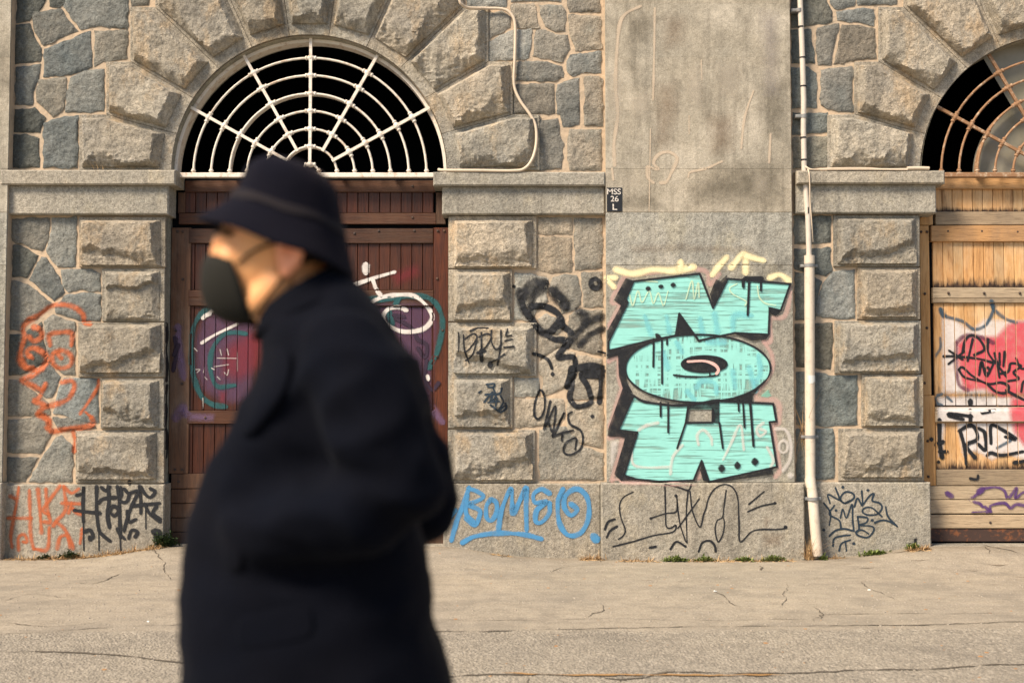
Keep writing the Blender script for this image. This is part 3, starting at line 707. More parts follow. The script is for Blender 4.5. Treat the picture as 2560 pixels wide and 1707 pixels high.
# ------------------------------------------------------------------ fanlight grilles
def fan(cs, mat, panes, ysill):
    cx, cy = cs; s = .357143; Yg = D + .045
    c = at('s', cx, cy, Yg); k = s / FPX * Yg
    sill = piece('fanlight', box_geo(c.x - R - .005, c.x + R + .005, Yg - .03, Yg + .03, c.z - 32 * k, c.z + 1 * k, .004), mat, bld, paintable=False)
    rad = [r * k for r in (822, 697, 567, 443, 315, 190, 62)]
    spo = [math.radians(a) for a in (29, 60.6, 90, 119.4, 151)]
    for j, r in enumerate(rad):
        n = 40 if r > .3 else 16
        tr = .0108 if j < 6 else .010
        piece('ring_bar', tube_geo([(c.x + r * math.cos(math.pi * t / n), Yg, c.z + r * math.sin(math.pi * t / n)) for t in range(n + 1)], tr, 8), mat, sill, smooth=True, sharp=50, paintable=False)
        if j in (2, 5):                # flat iron band behind the bar
            V, Fc = [], []
            for t in range(n + 1):
                a = math.pi * t / n
                for rr, yy in ((r + .006, Yg + .01), (r + .006, Yg + .07), (r - .008, Yg + .07), (r - .008, Yg + .01)):
                    V.append((c.x + rr * math.cos(a), yy, c.z + rr * math.sin(a)))
            for t in range(n):
                for e in range(4): Fc.append([t * 4 + e, t * 4 + (e + 1) % 4, (t + 1) * 4 + (e + 1) % 4, (t + 1) * 4 + e])
            piece('flat_band', (V, Fc), mat, sill, paintable=False)
    for a in spo:
        u = Vector((math.cos(a), 0, math.sin(a))); r0 = rad[6] if abs(a - math.pi / 2) < .01 else rad[5] - .015
        p0 = Vector((c.x, Yg - .012, c.z)) + u * r0; p1 = Vector((c.x, Yg - .012, c.z)) + u * (R + .02)
        n_ = Vector((-u.z, 0, u.x)); V = []
        for q in (p0, p1):
            for sx, sy in ((-.013, -.010), (.013, -.010), (.013, .012), (-.013, .012)): V.append(tuple(q + n_ * sx + Vector((0, sy, 0))))
        Fc = [[0, 1, 5, 4], [1, 2, 6, 5], [2, 3, 7, 6], [3, 0, 4, 7], [3, 2, 1, 0], [4, 5, 6, 7]]
        Fc = [f_[::-1] for f_ in Fc]
        piece('spoke', (V, Fc), mat, sill, paintable=False)
    def lathe_collar():
        prof = [(-.052, .013), (-.046, .020), (-.036, .020), (-.030, .015), (-.02, .024), (0, .029), (.02, .024), (.030, .015), (.036, .020), (.046, .020), (.052, .013)]
        return tube_geo([(x, 0, 0) for x, r in prof], [r for x, r in prof], 8)
    v, f = lathe_collar(); me = mesh('collar', v, f, True, 60); me.materials.append(mat)
    for j, r in enumerate(rad):
        for a in spo:
            if j == 6 and abs(a - math.pi / 2) > .01: continue
            if j == 5 and abs(a - math.pi / 2) > .01: continue
            o = link('collar', me); o.parent = sill
            o.location = (c.x + r * math.cos(a), Yg, c.z + r * math.sin(a)); o.rotation_euler = (0, -(a + math.pi / 2), 0)
        for sg in (-1, 1):
            o = link('collar', me); o.parent = sill
            o.location = (c.x + sg * r, Yg, c.z + .022); o.rotation_euler = (0, math.pi / 2, 0); o.scale = (.42, .8, .8)
    Yp = D + .16
    secs = [0.0] + spo + [math.pi]
    for (si, j) in panes:              # sector index (from the right), between ring j and j+1 (0 = outside)
        ro = (R + .01) if j == 0 else rad[j - 1]; ri = rad[j] if j < 7 else .01
        a0, a1 = secs[si], secs[si + 1]; n = 10
        pts = [(c.x + ro * math.cos(a0 + (a1 - a0) * t / n), c.z + ro * math.sin(a0 + (a1 - a0) * t / n)) for t in range(n + 1)]
        pts += [(c.x + ri * math.cos(a1 + (a0 - a1) * t / n), c.z + ri * math.sin(a1 + (a0 - a1) * t / n)) for t in range(n + 1)]
        V = [(x, Yp, z) for x, z in pts]; tr = [list(t) for t in tessellate_polygon([[Vector((x, z, 0)) for x, z in pts]])]
        piece('pane', (V, tr), M['pane'], sill, paintable=False)
    return sill
fan(S('D', 938, 1214), M['white_iron'], [], 0)
fan(S('L', 1917, 1212), M['rust_iron'], [(5, j) for j in (3, 4, 5, 6)] + [(4, j) for j in (3, 4, 5, 6)] + [(q, j) for q in (3, 2, 1, 0) for j in range(7)], 0)
# inner white frame of the left fanlight
n = 60; V, Fc = [], []
for t in range(n + 1):
    a = math.pi * t / n
    for rr, yy in ((R - .002, D + .06), (R - .03, D + .06), (R - .03, D + .19), (R - .002, D + .19)): V.append((A1.x + rr * math.cos(a), yy, A1.z + rr * math.sin(a)))
for t in range(n):
    for e in range(4): Fc.append([t * 4 + e, t * 4 + (e + 1) % 4, (t + 1) * 4 + (e + 1) % 4, (t + 1) * 4 + e])
piece('fanlight_frame', (V, Fc), M['white_iron'], bld, paintable=False)
# ------------------------------------------------------------------ sprayed paint lying on the stones and boards
BVH = BVHTree.FromPolygons([Vector(v) for v in WALLV], WALLF)
EYE = Vector((0, 0, CAM_H))
def paint_mat(name, c, soft=.5, cover=1.0, var=.25, lay='solid'):
    b = NB(name)
    fade = b.attr('fade')
    g = b.noise(120, 3, .6); g2 = b.noise(14, 4, .6)
    k = b.math('ADD', fade, b.math('MULTIPLY', b.math('SUBTRACT', g, .5), .9 * soft + .25))
    a = b.ramp(k, (max(.02, .5 - soft * .5), 0), (min(.98, .5 + soft * .5), 1))
    if lay == 'stripe':
        st_ = b.noise(1.0, 3, .6, vec=b.scale(b.pos, (2.4, 1, 66), (0, .05, 0)), dist=.25)
        gap = b.ramp(b.math('ADD', st_, b.math('MULTIPLY', b.math('SUBTRACT', b.noise(3.5, 4), .5), .32)), (.38, .42), (.48, 1))
        a = b.math('MULTIPLY', a, gap)
    if lay == 'cross':
        s1 = b.noise(1.0, 2, .5, vec=b.scale(b.pos, (3.2, 1, 38))); s2 = b.noise(1.0, 2, .5, vec=b.scale(b.pos, (38, 1, 3.2)))
        m_ = b.math('MAXIMUM', s1, s2)
        gap = b.ramp(b.math('ADD', m_, b.math('MULTIPLY', b.math('SUBTRACT', b.noise(2.6, 3), .45), .4)), (.46, .40), (.55, 1))
        a = b.math('MULTIPLY', a, gap)
    if cover < 1: a = b.math('MULTIPLY', a, b.math('MULTIPLY', b.ramp(g2, (.25, .55), (.7, 1.15)), cover))
    col = b.mix(b.ramp(g2, (.3, 0), (.7, 1)), c, tuple(x * (1 - var) for x in c))
    b.fin(col, .6, b.bump(g, .002, .5), .35)
    tr = b.n('ShaderNodeBsdfTransparent'); mx = b.n('ShaderNodeMixShader')
    b.l(a, mx.inputs[0]); b.l(tr.outputs[0], mx.inputs[1]); b.l(b.b.outputs[0], mx.inputs[2]); b.l(mx.outputs[0], b.out.inputs[0])
    return b.m
PM = {}
def pm(key, c, soft=.5, cover=1.0, var=.2, lay='solid'):
    if key not in PM: PM[key] = paint_mat(key + '_paint', c, soft, cover, var, lay)
    return PM[key]
class Paint:
    def __init__(s, layer=0, jump=.05): s.jump = jump; s.V, s.F, s.A, s.lay = [], [], [], layer; s.n = 0
    def cast(s, sx, sy, off):
        d = ray(sx, sy); h = BVH.ray_cast(EYE, d.normalized(), 30)
        if h[0] is None: return None
        p = h[0] - d.normalized() * off; return p
    def off(s): s.n += 1; return .003 + s.lay * .0016 + (s.n % 12) * .00012
    def stroke(s, z, w, pts, taper=0.0, wob=.26):
        sc = ZN[z][2]; P = [Vector((*S(z, *p), 0)) for p in pts]; w = w * sc
        off = s.off()
        if len(P) == 1: P = [P[0] - Vector((.3, 0, 0)), P[0] + Vector((.3, 0, 0))]
        c = crom(P, 3.0)
        t0 = (c[0] - c[1]).normalized(); t1 = (c[-1] - c[-2]).normalized()
        k = 3
        c = [c[0] + t0 * (w / 2) * (1 - j / k) for j in range(k)] + c + [c[-1] + t1 * (w / 2) * ((j + 1) / k) for j in range(k)]
        n = len(c); rows = []
        lat = ((-1.55, 0.0), (-1, .30), (-.66, .74), (0, 1.0), (.66, .74), (1, .30), (1.55, 0.0))
        for i, p in enumerate(c):
            t = (c[min(i + 1, n - 1)] - c[max(i - 1, 0)]); t = t.normalized() if t.length > 1e-6 else Vector((1, 0, 0))
            nn = Vector((-t.y, t.x, 0))
            e = 1.0
            if i < k: e = math.sqrt(max(0.03, 1 - (1 - i / k) ** 2))
            if i >= n - k: e = math.sqrt(max(0.03, 1 - ((i - (n - k) + 1) / k) ** 2))
            ww = w * .56 * e * (1 + wob * 1.5 * noise.noise((p.x * .03, p.y * .03, s.n * 3.3)))
            if taper: ww *= 1 - taper * i / n
            row = []
            for u, fd in lat:
                q = p + nn * u * ww; h = s.cast(q.x, q.y, off)
                if h is None: row.append(None); continue
                s.V.append(tuple(h)); s.A.append(fd * (1 if k <= i < n - k else .8)); row.append(len(s.V) - 1)
            rows.append(row)
        for i in range(n - 1):
            for j in range(6):
                q = [rows[i][j], rows[i][j + 1], rows[i + 1][j + 1], rows[i + 1][j]]
                if None in q: continue
                ys = [s.V[v][1] for v in q]
                if max(ys) - min(ys) > s.jump: continue
                s.F.append(q)
        return s
    def many(s, z, w, *lists):
        for l in lists: s.stroke(z, w, l)
        return s
    def fill(s, z, poly, step=7.0, soft=0.0, hole=None):
        """filled outline; interior points so that it follows the surface; soft: fade width in source px"""
        P = [S(z, *p) for p in poly]
        if area2(P) < 0: P = P[::-1]
        off = s.off(); bd = []
        for i in range(len(P)):
            a = Vector(P[i]); b = Vector(P[(i + 1) % len(P)]); k = max(1, int((b - a).length / step))
            bd += [tuple(a.lerp(b, j / k)) for j in range(k)]
        xs = [p[0] for p in bd]; ys = [p[1] for p in bd]
        gx, gy = np.meshgrid(np.arange(min(xs), max(xs), step), np.arange(min(ys), max(ys), step)); gx = gx.ravel(); gy = gy.ravel()
        dm = np.full(gx.shape, 1e9)
        for i in range(len(P)): dm = np.minimum(dm, edged(gx, gy, P[i], P[(i + 1) % len(P)]))
        ok = inside(gx, gy, P) & (dm > step * .5)
        HP = None
        if hole:
            HP = [S(z, *p) for p in hole]; ok &= ~inside(gx, gy, HP)
        pts = bd + list(zip(gx[ok], gy[ok])); nb = len(bd); ed = [(i, (i + 1) % nb) for i in range(nb)]
        if hole:
            h0 = len(pts); pts += HP; ed += [(h0 + i, h0 + (i + 1) % len(HP)) for i in range(len(HP))]
        vs, es, fs, *_ = delaunay_2d_cdt([Vector((float(a), float(b))) for a, b in pts], ed, [], 1, 1e-5)
        pv = np.array([(v.x, v.y) for v in vs]); de = np.full(len(pv), 1e9)
        for i in range(len(P)): de = np.minimum(de, edged(pv[:, 0], pv[:, 1], P[i], P[(i + 1) % len(P)]))
        if hole: hi = inside
        idx = []
        for v, d_ in zip(vs, de):
            h = s.cast(v.x, v.y, off)
            if h is None: idx.append(None); continue
            s.V.append(tuple(h)); s.A.append(min(1, d_ / soft) if soft else 1.0); idx.append(len(s.V) - 1)
        for t in fs:
            q = [idx[k] for k in t]
            if None in q: continue
            if hole:
                cx_ = sum(vs[k].x for k in t) / 3; cy_ = sum(vs[k].y for k in t) / 3
                if inside(np.array([cx_]), np.array([cy_]), HP)[0]: continue
            yy = [s.V[v][1] for v in q]
            if max(yy) - min(yy) > s.jump: continue
            s.F.append(q)
        return s
    def done(s, name, mat, label=None, parent=None):
        me = mesh(name, s.V, s.F)
        # faces towards the street
        bm = bmesh.new(); bm.from_mesh(me)
        for f in bm.faces:
            if f.normal.y > 0: f.normal_flip()
        fl = bm.verts.layers.float.new('fade')
        for v_, a_ in zip(bm.verts, s.A): v_[fl] = a_
        if parent is not None and parent.name in CUTS:          # the joints between the planks stay bare
            x0, x1, n_, fr = CUTS[parent.name]; st_ = (x1 - x0) / n_
            for k in range(1, n_):
                xc = x0 + k * st_
                for xx in (xc - .0036, xc + .0036):
                    bmesh.ops.bisect_plane(bm, geom=bm.verts[:] + bm.edges[:] + bm.faces[:], plane_co=(xx, 0, 0), plane_no=(1, 0, 0), dist=1e-6)
            kill = [f for f in bm.faces if f.calc_center_median().y > fr - .0165 and abs(((f.calc_center_median().x - x0) / st_ + .5) % 1 - .5) * st_ < .0035]
            bmesh.ops.delete(bm, geom=kill, context='FACES')
        bm.to_mesh(me); bm.free()
        o = link(name, me, mat, None, label=label)
        par_ = parent or bld; o.parent = par_
        if par_.parent is None: o.matrix_parent_inverse = Matrix.Translation(-Vector(par_.location))
        return o

K_ = (.012, .014, .018)
black = pm('black', K_, .45); blacksoft = pm('black_mist', (.016, .018, .022), .85, .92); orange = pm('orange', (.60, .15, .05), .8, .74)
blue = pm('blue', (.075, .29, .56), .5, .98); ink = pm('ink_blue', (.018, .035, .055), .4)
# -- orange face and letters, left pier
P = Paint(0)
P.many('B', 38, [(630, 810), (590, 800), (580, 745), (520, 695), (430, 675), (350, 690), (270, 750), (200, 790), (160, 840), (170, 900), (150, 980), (140, 1060), (170, 1110), (230, 1120)],
  [(200, 1040), (190, 1000), (240, 980), (310, 1020), (330, 1070), (270, 1130), (190, 1120), (150, 1060)], [(300, 1120), (230, 1170), (150, 1200), (200, 1230), (290, 1270), (320, 1230)],
  [(310, 1250), (270, 1330), (235, 1350), (310, 1380), (270, 1440), (340, 1480), (330, 1540)])
P.many('B', 34, [(230, 830), (280, 850), (290, 900), (240, 930), (200, 900)], [(350, 960), (345, 890), (420, 870), (500, 875), (500, 960)], [(420, 990), (370, 1020), (370, 1085), (420, 1120), (490, 1100), (500, 1040), (450, 1000), (400, 1010), (430, 1050)],
  [(430, 1220), (500, 1210), (520, 1250), (480, 1330), (400, 1370), (320, 1390)], [(210, 1030), (225, 1050)])
P.many('B', 24, [(690, 1200), (680, 1260), (610, 1370), (560, 1440)])
P.many('C', 36, [(640, 120), (650, 160), (610, 185), (480, 200), (360, 215), (340, 150), (300, 110), (260, 100)], [(510, 215), (525, 290), (520, 360)])
P.many('C', 22, [(600, 85), (640, 120)])
P.done('graffiti_drawing', orange, 'orange spray paint outline of a face on the rubble stones')
P = Paint(0)
P.many('C', 26, [(130, 610), (120, 690), (95, 830), (75, 960), (85, 1030)], [(70, 670), (110, 690)], [(55, 825), (220, 825)], [(205, 630), (210, 800), (215, 950), (235, 1040)], [(265, 620), (280, 780), (290, 930)], [(320, 620), (330, 760), (350, 850), (305, 850)],
  [(420, 600), (345, 700), (300, 770), (340, 800)], [(445, 600), (460, 760), (400, 840), (370, 880)], [(550, 620), (500, 650), (450, 610)], [(430, 720), (580, 725)], [(500, 720), (480, 790)], [(390, 850), (450, 900), (500, 1000), (510, 1040)],
  [(130, 1050), (130, 960), (170, 940), (190, 990), (160, 990)], [(240, 1040), (330, 1040), (345, 890)], [(400, 1040), (420, 960), (470, 950), (490, 1030)], [(580, 800), (540, 790), (500, 750)], [(575, 900), (560, 1000)])
P.done('graffiti_lettering', orange, 'orange sprayed letters on the plinth below the face')
P = Paint(1)
P.many('C', 25, [(535, 665), (575, 650), (585, 605), (580, 720), (582, 850)], [(520, 770), (600, 780), (700, 790)], [(675, 600), (675, 760), (690, 900), (720, 945), (770, 985)], [(710, 610), (740, 632), (768, 605)], [(755, 600), (762, 690), (752, 800), (765, 890)], [(690, 720), (720, 690), (810, 680)],
  [(820, 600), (832, 700), (838, 850), (842, 960)], [(845, 610), (850, 660), (835, 690)], [(755, 800), (790, 740), (830, 770), (800, 810), (782, 795)], [(870, 620), (900, 650), (965, 640), (920, 740), (880, 860), (868, 915)], [(840, 710), (885, 710), (905, 660)],
  [(975, 600), (985, 700), (985, 790)], [(985, 605), (1010, 650), (1050, 680), (1085, 640), (1050, 618)], [(930, 740), (1020, 730), (1115, 720)], [(1015, 725), (1045, 790), (1120, 848)], [(1095, 740), (1070, 790), (1120, 830)], [(890, 775), (902, 850), (950, 832)],
  [(590, 920), (630, 908), (650, 950), (628, 975)], [(900, 965), (920, 910), (962, 920), (945, 955)], [(820, 900), (840, 940), (872, 970)])
P.many('C', 9, [(582, 850), (586, 1050)], [(690, 900), (692, 1050)], [(838, 940), (845, 1060)], [(1018, 740), (1020, 900)])
P.stroke('C', 50, [(1080, 920), (1110, 930), (1095, 965)]); P.stroke('C', 34, [(628, 960), (632, 970)]); P.stroke('C', 26, [(905, 570), (906, 585)])
P.done('graffiti_tag', black, 'black calligraphic spray tag on the plinth beside the doorway')
# -- middle pier
P = Paint(0)
P.many('F', 66, [(1085, 750), (1000, 830), (960, 900), (945, 985)], [(850, 810), (880, 960), (960, 1060), (1050, 1175), (1130, 1170), (1200, 1080)], [(1140, 800), (1230, 880), (1270, 960)], [(1590, 1040), (1470, 1085), (1350, 1200), (1250, 1310)], [(1590, 1150), (1480, 1200), (1390, 1290)], [(1370, 980), (1440, 1040), (1420, 1090)])
P.many('F', 110, [(1060, 740), (960, 760), (880, 860)], [(1150, 820), (1250, 930)])
P.done('graffiti_tag', blacksoft, 'misty black sprayed strokes on the rubble beside the pilaster')
P = Paint(1)
P.many('F', 58, [(870, 900), (900, 990), (960, 1065), (1050, 1178), (1130, 1172), (1200, 1080)], [(960, 945), (1080, 950), (1190, 1010), (1225, 1090), (1175, 1130)], [(1090, 1200), (1160, 1240), (1250, 1250), (1275, 1300)], [(1300, 1250), (1240, 1320), (1200, 1400), (1330, 1400), (1345, 1500), (1320, 1580)],
  [(1210, 1100), (1310, 1180)])
P.many('F', 44, [(1525, 700), (1565, 730), (1560, 775), (1520, 785), (1490, 755), (1495, 715), (1530, 700)])
P.many('F', 30, [(975, 1370), (1050, 1390), (1110, 1430), (1140, 1500)]); P.stroke('F', 34, [(1145, 1550)]); P.stroke('F', 32, [(800, 770)])
P.many('G', 42, [(1165, 60), (1160, 200), (1142, 290), (1190, 360), (1260, 355), (1310, 330)], [(1230, 130), (1280, 200), (1312, 300)], [(1390, 80), (1385, 200), (1375, 330)], [(1150, 60), (1120, 210)])
P.many('G', 80, [(1220, 60), (1300, 50), (1400, 70)], [(1250, 110), (1390, 110)]); P.stroke('G', 30, [(1320, 440)])
P.done('graffiti_tag', black, 'bold black looping spray tag on the rubble left of the pilaster')
P = Paint(2)
P.many('G', 17, [(905, 240), (870, 330), (865, 430), (900, 460), (940, 400), (945, 290), (920, 235), (895, 250)], [(990, 320), (940, 540)], [(945, 540), (1030, 360), (1010, 600)], [(1010, 600), (1100, 410), (1040, 540), (1005, 590)], [(1160, 405), (1130, 430), (1145, 500), (1220, 545), (1245, 600), (1230, 690), (1150, 740), (1095, 720), (1110, 650), (1190, 610), (1185, 700)], [(1010, 600), (1080, 570), (1170, 550)], [(1080, 630), (1085, 570)], [(960, 440), (1000, 560)])
P.done('graffiti_tag', black, 'thin black handwritten tag ending in a loop on the lower rubble')
P = Paint(1)
P.many('F', 15, [(350, 1200), (360, 1330), (400, 1450)], [(360, 1240), (440, 1190), (470, 1230), (400, 1330), (360, 1350)], [(470, 1250), (430, 1380), (370, 1430)], [(410, 1165), (480, 1140), (570, 1140)], [(510, 1180), (512, 1430)], [(490, 1220), (560, 1190), (600, 1220), (550, 1310), (520, 1330)],
  [(600, 1160), (600, 1260), (640, 1330), (680, 1290), (685, 1160)], [(745, 1150), (730, 1210), (780, 1205)], [(722, 1255), (785, 1238)], [(712, 1312), (800, 1305)], [(580, 1450), (650, 1420), (715, 1370)], [(690, 1270), (655, 1470)])
P.many('F', 34, [(505, 1340), (515, 1430)], [(480, 1360), (540, 1345)]); P.stroke('F', 50, [(590, 1470)])
P.many('F', 10, [(305, 1180), (310, 1250), (305, 1350)])
P.done('graffiti_tag', black, 'black spidery letters on the third quoin block beside the brown door')
P = Paint(1)
P.many('G', 15, [(490, 190), (550, 185), (545, 212), (500, 208)], [(480, 270), (590, 262), (610, 220)], [(470, 330), (540, 250), (520, 330), (570, 290), (560, 360)], [(600, 280), (622, 330), (580, 400), (630, 360)], [(590, 322), (500, 332)], [(430, 255), (448, 242)], [(520, 350), (590, 405)], [(540, 215), (560, 270), (545, 330)], [(640, 340), (645, 380), (600, 410)])
P.done('graffiti_tag', ink, 'small dense black scribble on the fourth quoin block')
P = Paint(1)
P.many('G', 40, [(352, 1000), (310, 1130), (260, 1250), (215, 1410)], [(350, 1005), (420, 1030), (465, 1070), (400, 1110), (345, 1130), (420, 1165), (440, 1200), (400, 1290), (330, 1240)], [(525, 1090), (490, 1140), (490, 1230), (530, 1255), (570, 1190), (565, 1115), (525, 1090)],
  [(582, 1330), (610, 1170), (680, 1005), (690, 1120), (700, 1200), (760, 1080), (802, 1000), (800, 1150), (804, 1330)], [(985, 1045), (920, 1010), (860, 1050), (870, 1115), (960, 1110), (885, 1175), (875, 1260), (920, 1270), (980, 1200), (985, 1120)],
  [(1090, 1010), (1050, 1110), (1060, 1270), (1130, 1370), (1230, 1350), (1290, 1230), (1280, 1080), (1200, 1008), (1110, 1060), (1100, 1150), (1150, 1215), (1200, 1170), (1150, 1125)], [(300, 1430), (400, 1380), (580, 1355), (780, 1365), (920, 1400)], [(200, 1230), (245, 1175)], [(340, 1060), (330, 1200), (390, 1270)])
P.stroke('G', 62, [(1330, 1380), (1350, 1405)])
P.done('graffiti_lettering', blue, 'bright blue sprayed word ROMEO underlined on the plinth')
# -- pilaster: the big turquoise piece
TEAL = (.285, .67, .615); teal = pm('turquoise', TEAL, .3, 1.0, .12, 'stripe'); tealx = pm('turquoise_hatched', TEAL, .3, 1.0, .12, 'cross')
tealb = pm('turquoise_wash', (.22, .62, .50), .3, .55)
pink = pm('pink_halo', (.72, .48, .43), .8, .6); cream = pm('cream_mist', (.88, .78, .48), .8, 1.0); cyan = pm('cyan_mist', (.24, .70, .78), .9, .6); pale = pm('pale_yellow', (.62, .80, .58), .5, .8); white = pm('white', (.80, .76, .72), .5, .95); whitesoft = pm('white_mist', (.78, .74, .70), .8, .62)
gr = None
P = Paint(0)
P.many('J', 44, [(320, 350), (190, 600), (270, 640), (150, 860)], [(1955, 470), (1890, 740), (1750, 780), (1750, 990), (1680, 990)], [(1690, 1000), (1765, 1140), (1755, 1300), (1600, 1520)], [(1160, 440), (1250, 330)], [(150, 1190), (250, 1160), (270, 1380), (320, 1500)], [(320, 350), (1050, 290), (1150, 430)])
P.many('K', 44, [(250, 110), (140, 420)], [(130, 505), (245, 515), (165, 840)], [(1340, 185), (1510, 210), (1525, 380), (1480, 400), (1530, 740), (1500, 820)], [(870, 830), (880, 780)], [(160, 850), (600, 870), (840, 868)])
P.done('graffiti_halo', pink, 'pale pink sprayed outline around the turquoise piece')
P = Paint(1)
P.many('J', 62, [(230, 290), (400, 330), (600, 290), (800, 300), (1000, 265)], [(870, 215), (860, 300)], [(1180, 340), (1240, 260), (1320, 170)], [(1360, 270), (1490, 140), (1505, 320)], [(1500, 150), (1600, 180), (1680, 200)], [(1740, 370), (1840, 340), (1930, 400)], [(145, 370), (230, 370)], [(150, 390), (215, 460)])
P.done('graffiti_halo', cream, 'cream yellow spray strokes above the turquoise letters')
NP = [(405, 405), (1055, 330), (1185, 665), (1330, 380), (1945, 430), (1850, 690), (1740, 665), (1730, 925), (1400, 910), (1045, 985), (1000, 920), (855, 720), (820, 935), (600, 975), (160, 1085), (160, 1000), (350, 610), (330, 580)]
def ell(cx, cy, rx, ry, n=48, ph=0): return [(cx + rx * math.cos(2 * math.pi * t / n + ph), cy + ry * math.sin(2 * math.pi * t / n + ph)) for t in range(n)]
OE = ell(1037, 1258, 712, 333); OH = ell(1100, 1215, 222, 78, 28)
HP_ = [(335, 170), (215, 440), (370, 460), (260, 810), (360, 840), (550, 860), (830, 850), (895, 690), (950, 860), (1510, 740), (1450, 375), (1505, 370), (1480, 225), (1040, 205), (780, 245), (640, 232), (480, 222)]
RC = [(790, 270), (985, 270), (985, 375), (765, 380)]
P = Paint(2); P.fill('J', NP, 10).fill('K', HP_, 10, hole=RC); P.done('graffiti_fill', teal, 'striped turquoise fill of the upper and lower letters on the pilaster')
P = Paint(3); P.fill('J', OE, 10, hole=OH); P.done('graffiti_fill', tealx, 'crosshatched turquoise oval letter in the middle of the piece')
P = Paint(2); P.fill('K', [(1330, 185), (1470, 60), (1480, 190)], 10, soft=8); P.done('graffiti_fill', tealb)
P = Paint(4)
P.many('J', 52, [(520, 750), (580, 930)], [(730, 750), (760, 900)], [(1060, 770), (1080, 920)], [(1380, 880), (1400, 740), (1560, 740)], [(1200, 720), (1230, 900)], [(830, 1000), (880, 1100)], [(700, 1100), (740, 1260)], [(1630, 1130), (1650, 1300), (1600, 1400)], [(1380, 1280), (1400, 1450)], [(1020, 1450), (1080, 1380), (1200, 1400), (1220, 1500)], [(1130, 1000), (1300, 1000)], [(930, 1480), (1000, 1560)], [(1540, 1250), (1600, 1480)])
P.done('graffiti_shading', cyan)
P = Paint(5)
P.many('J', 15, [(370, 540), (400, 640), (450, 500), (490, 610), (560, 500), (600, 620), (650, 520), (700, 640), (745, 500)], [(920, 580), (980, 400), (1000, 580), (1040, 420), (1050, 560)], [(1420, 430), (1350, 470), (1380, 530), (1510, 600), (1500, 640)], [(1620, 450), (1640, 560), (1700, 620), (1800, 640)], [(500, 400), (640, 410)])
P.done('graffiti_scribble', pale)
P = Paint(5)
P.many('K', 24, [(320, 600), (340, 720), (450, 745), (640, 740)], [(380, 440), (450, 400), (540, 380)], [(870, 560), (860, 480), (910, 440), (970, 500), (980, 560)], [(640, 800), (660, 660), (740, 560)], [(1400, 380), (1345, 430), (1370, 490), (1420, 450), (1370, 430)], [(1070, 680), (1130, 560), (1210, 400), (1240, 600)], [(1430, 580), (1480, 680), (1460, 740)])
P.many('K', 30, [(1500, 430), (1580, 440), (1622, 540), (1615, 680), (1560, 770)]); P.many('K', 22, ell(1562, 575, 36, 50, 12) + [(1598, 575)]); P.stroke('K', 48, [(1622, 810)])
P.fill('K', [(140, 510), (235, 515), (210, 640), (160, 820), (130, 820)], 10, soft=10)
P.done('graffiti_scribble', whitesoft)
P = Paint(6)
P.fill('J', [(330, 375), (410, 400), (320, 590), (355, 615), (150, 990), (150, 890), (285, 640), (215, 590)]).fill('J', [(1215, 385), (1260, 400), (1330, 335), (1320, 390), (1188, 660), (1155, 530)]).fill('J', [(852, 712), (1003, 922), (815, 932)])
P.fill('J', [(1725, 650), (1852, 698), (1800, 745), (1740, 715)]).fill('J', [(1390, 915), (1738, 930), (1700, 978), (1560, 985), (1480, 950)]).fill('J', [(150, 1095), (600, 975), (430, 1080), (345, 1190), (325, 1290), (345, 1400), (400, 1500), (310, 1480), (262, 1330), (255, 1130), (150, 1165)])
P.fill('K', [(250, 100), (338, 150), (215, 440), (365, 470), (250, 800), (360, 850), (240, 855), (182, 800), (272, 500), (130, 490), (132, 430)]).fill('K', [(1040, 190), (1200, 165), (1320, 110), (1430, 15), (1315, 160), (1305, 215), (1040, 205)]).fill('K', [(780, 240), (1040, 200), (1040, 390), (985, 378), (985, 268), (790, 268)])
P.fill('K', [(960, 866), (1510, 738), (1470, 762), (1482, 800), (1050, 862)]).fill('K', [(895, 688), (958, 862), (905, 850), (882, 770)])
P.fill('J', OH)
P.done('graffiti_shadow', pm('black_block', K_, .35, .97), 'black drop shadow blocks of the turquoise piece')
P = Paint(7)
def closed(p): return p + [p[0]]
def seg(z, w, pts):
    for a, b in zip(pts[:-1], pts[1:]): P.stroke(z, w, [a, b], wob=.05)
seg('J', 21, closed(NP)); P.stroke('J', 21, [(1048, 985)]); P.stroke('J', 20, closed(OE)); P.stroke('J', 20, closed(OH)); P.many('J', 18, [(800, 1322), (950, 1338), (1150, 1335), (1230, 1318)])
seg('K', 18, [(335, 170), (215, 440), (370, 460), (260, 810), (360, 840), (550, 860), (830, 850), (895, 690), (955, 862), (1510, 740), (1450, 375), (1505, 370), (1480, 225), (1040, 205)]); seg('K', 18, [(985, 270), (985, 378), (765, 382), (785, 250)])
P.many('K', 22, [(340, 160), (420, 205), (560, 228), (700, 240), (850, 225), (1040, 195)])
for x, y in ((550, 475), (675, 455), (795, 440)): P.stroke('J', 50, [(x, y)])
for x, y in ((1058, 752), (1187, 727), (1330, 697)): P.stroke('K', 58, [(x, y - 2), (x, y + 2)])
for x, y, x2, y2, w_ in ((1540, 400, 1525, 735, 24), (1480, 390, 1482, 455, 34), (1655, 400, 1655, 495, 22), (605, 970, 600, 1240, 20), (685, 980, 686, 1405, 20), (735, 970, 735, 1022, 22), (1150, 1260, 1155, 1330, 14)): P.stroke('J', w_, [(x, y), ((x + x2) / 2, (y + y2) / 2), (x2, y2)], wob=.1)
for x, y, x2, y2, w_ in ((560, 215, 560, 328, 17), (622, 220, 622, 458, 17), (1195, 190, 1198, 283, 17), (1232, 200, 1245, 418, 17), (1290, 200, 1318, 568, 22), (765, 380, 695, 588, 17), (1040, 380, 1068, 588, 17)): P.stroke('K', w_, [(x, y), ((x + x2) / 2, (y + y2) / 2), (x2, y2)], wob=.1)
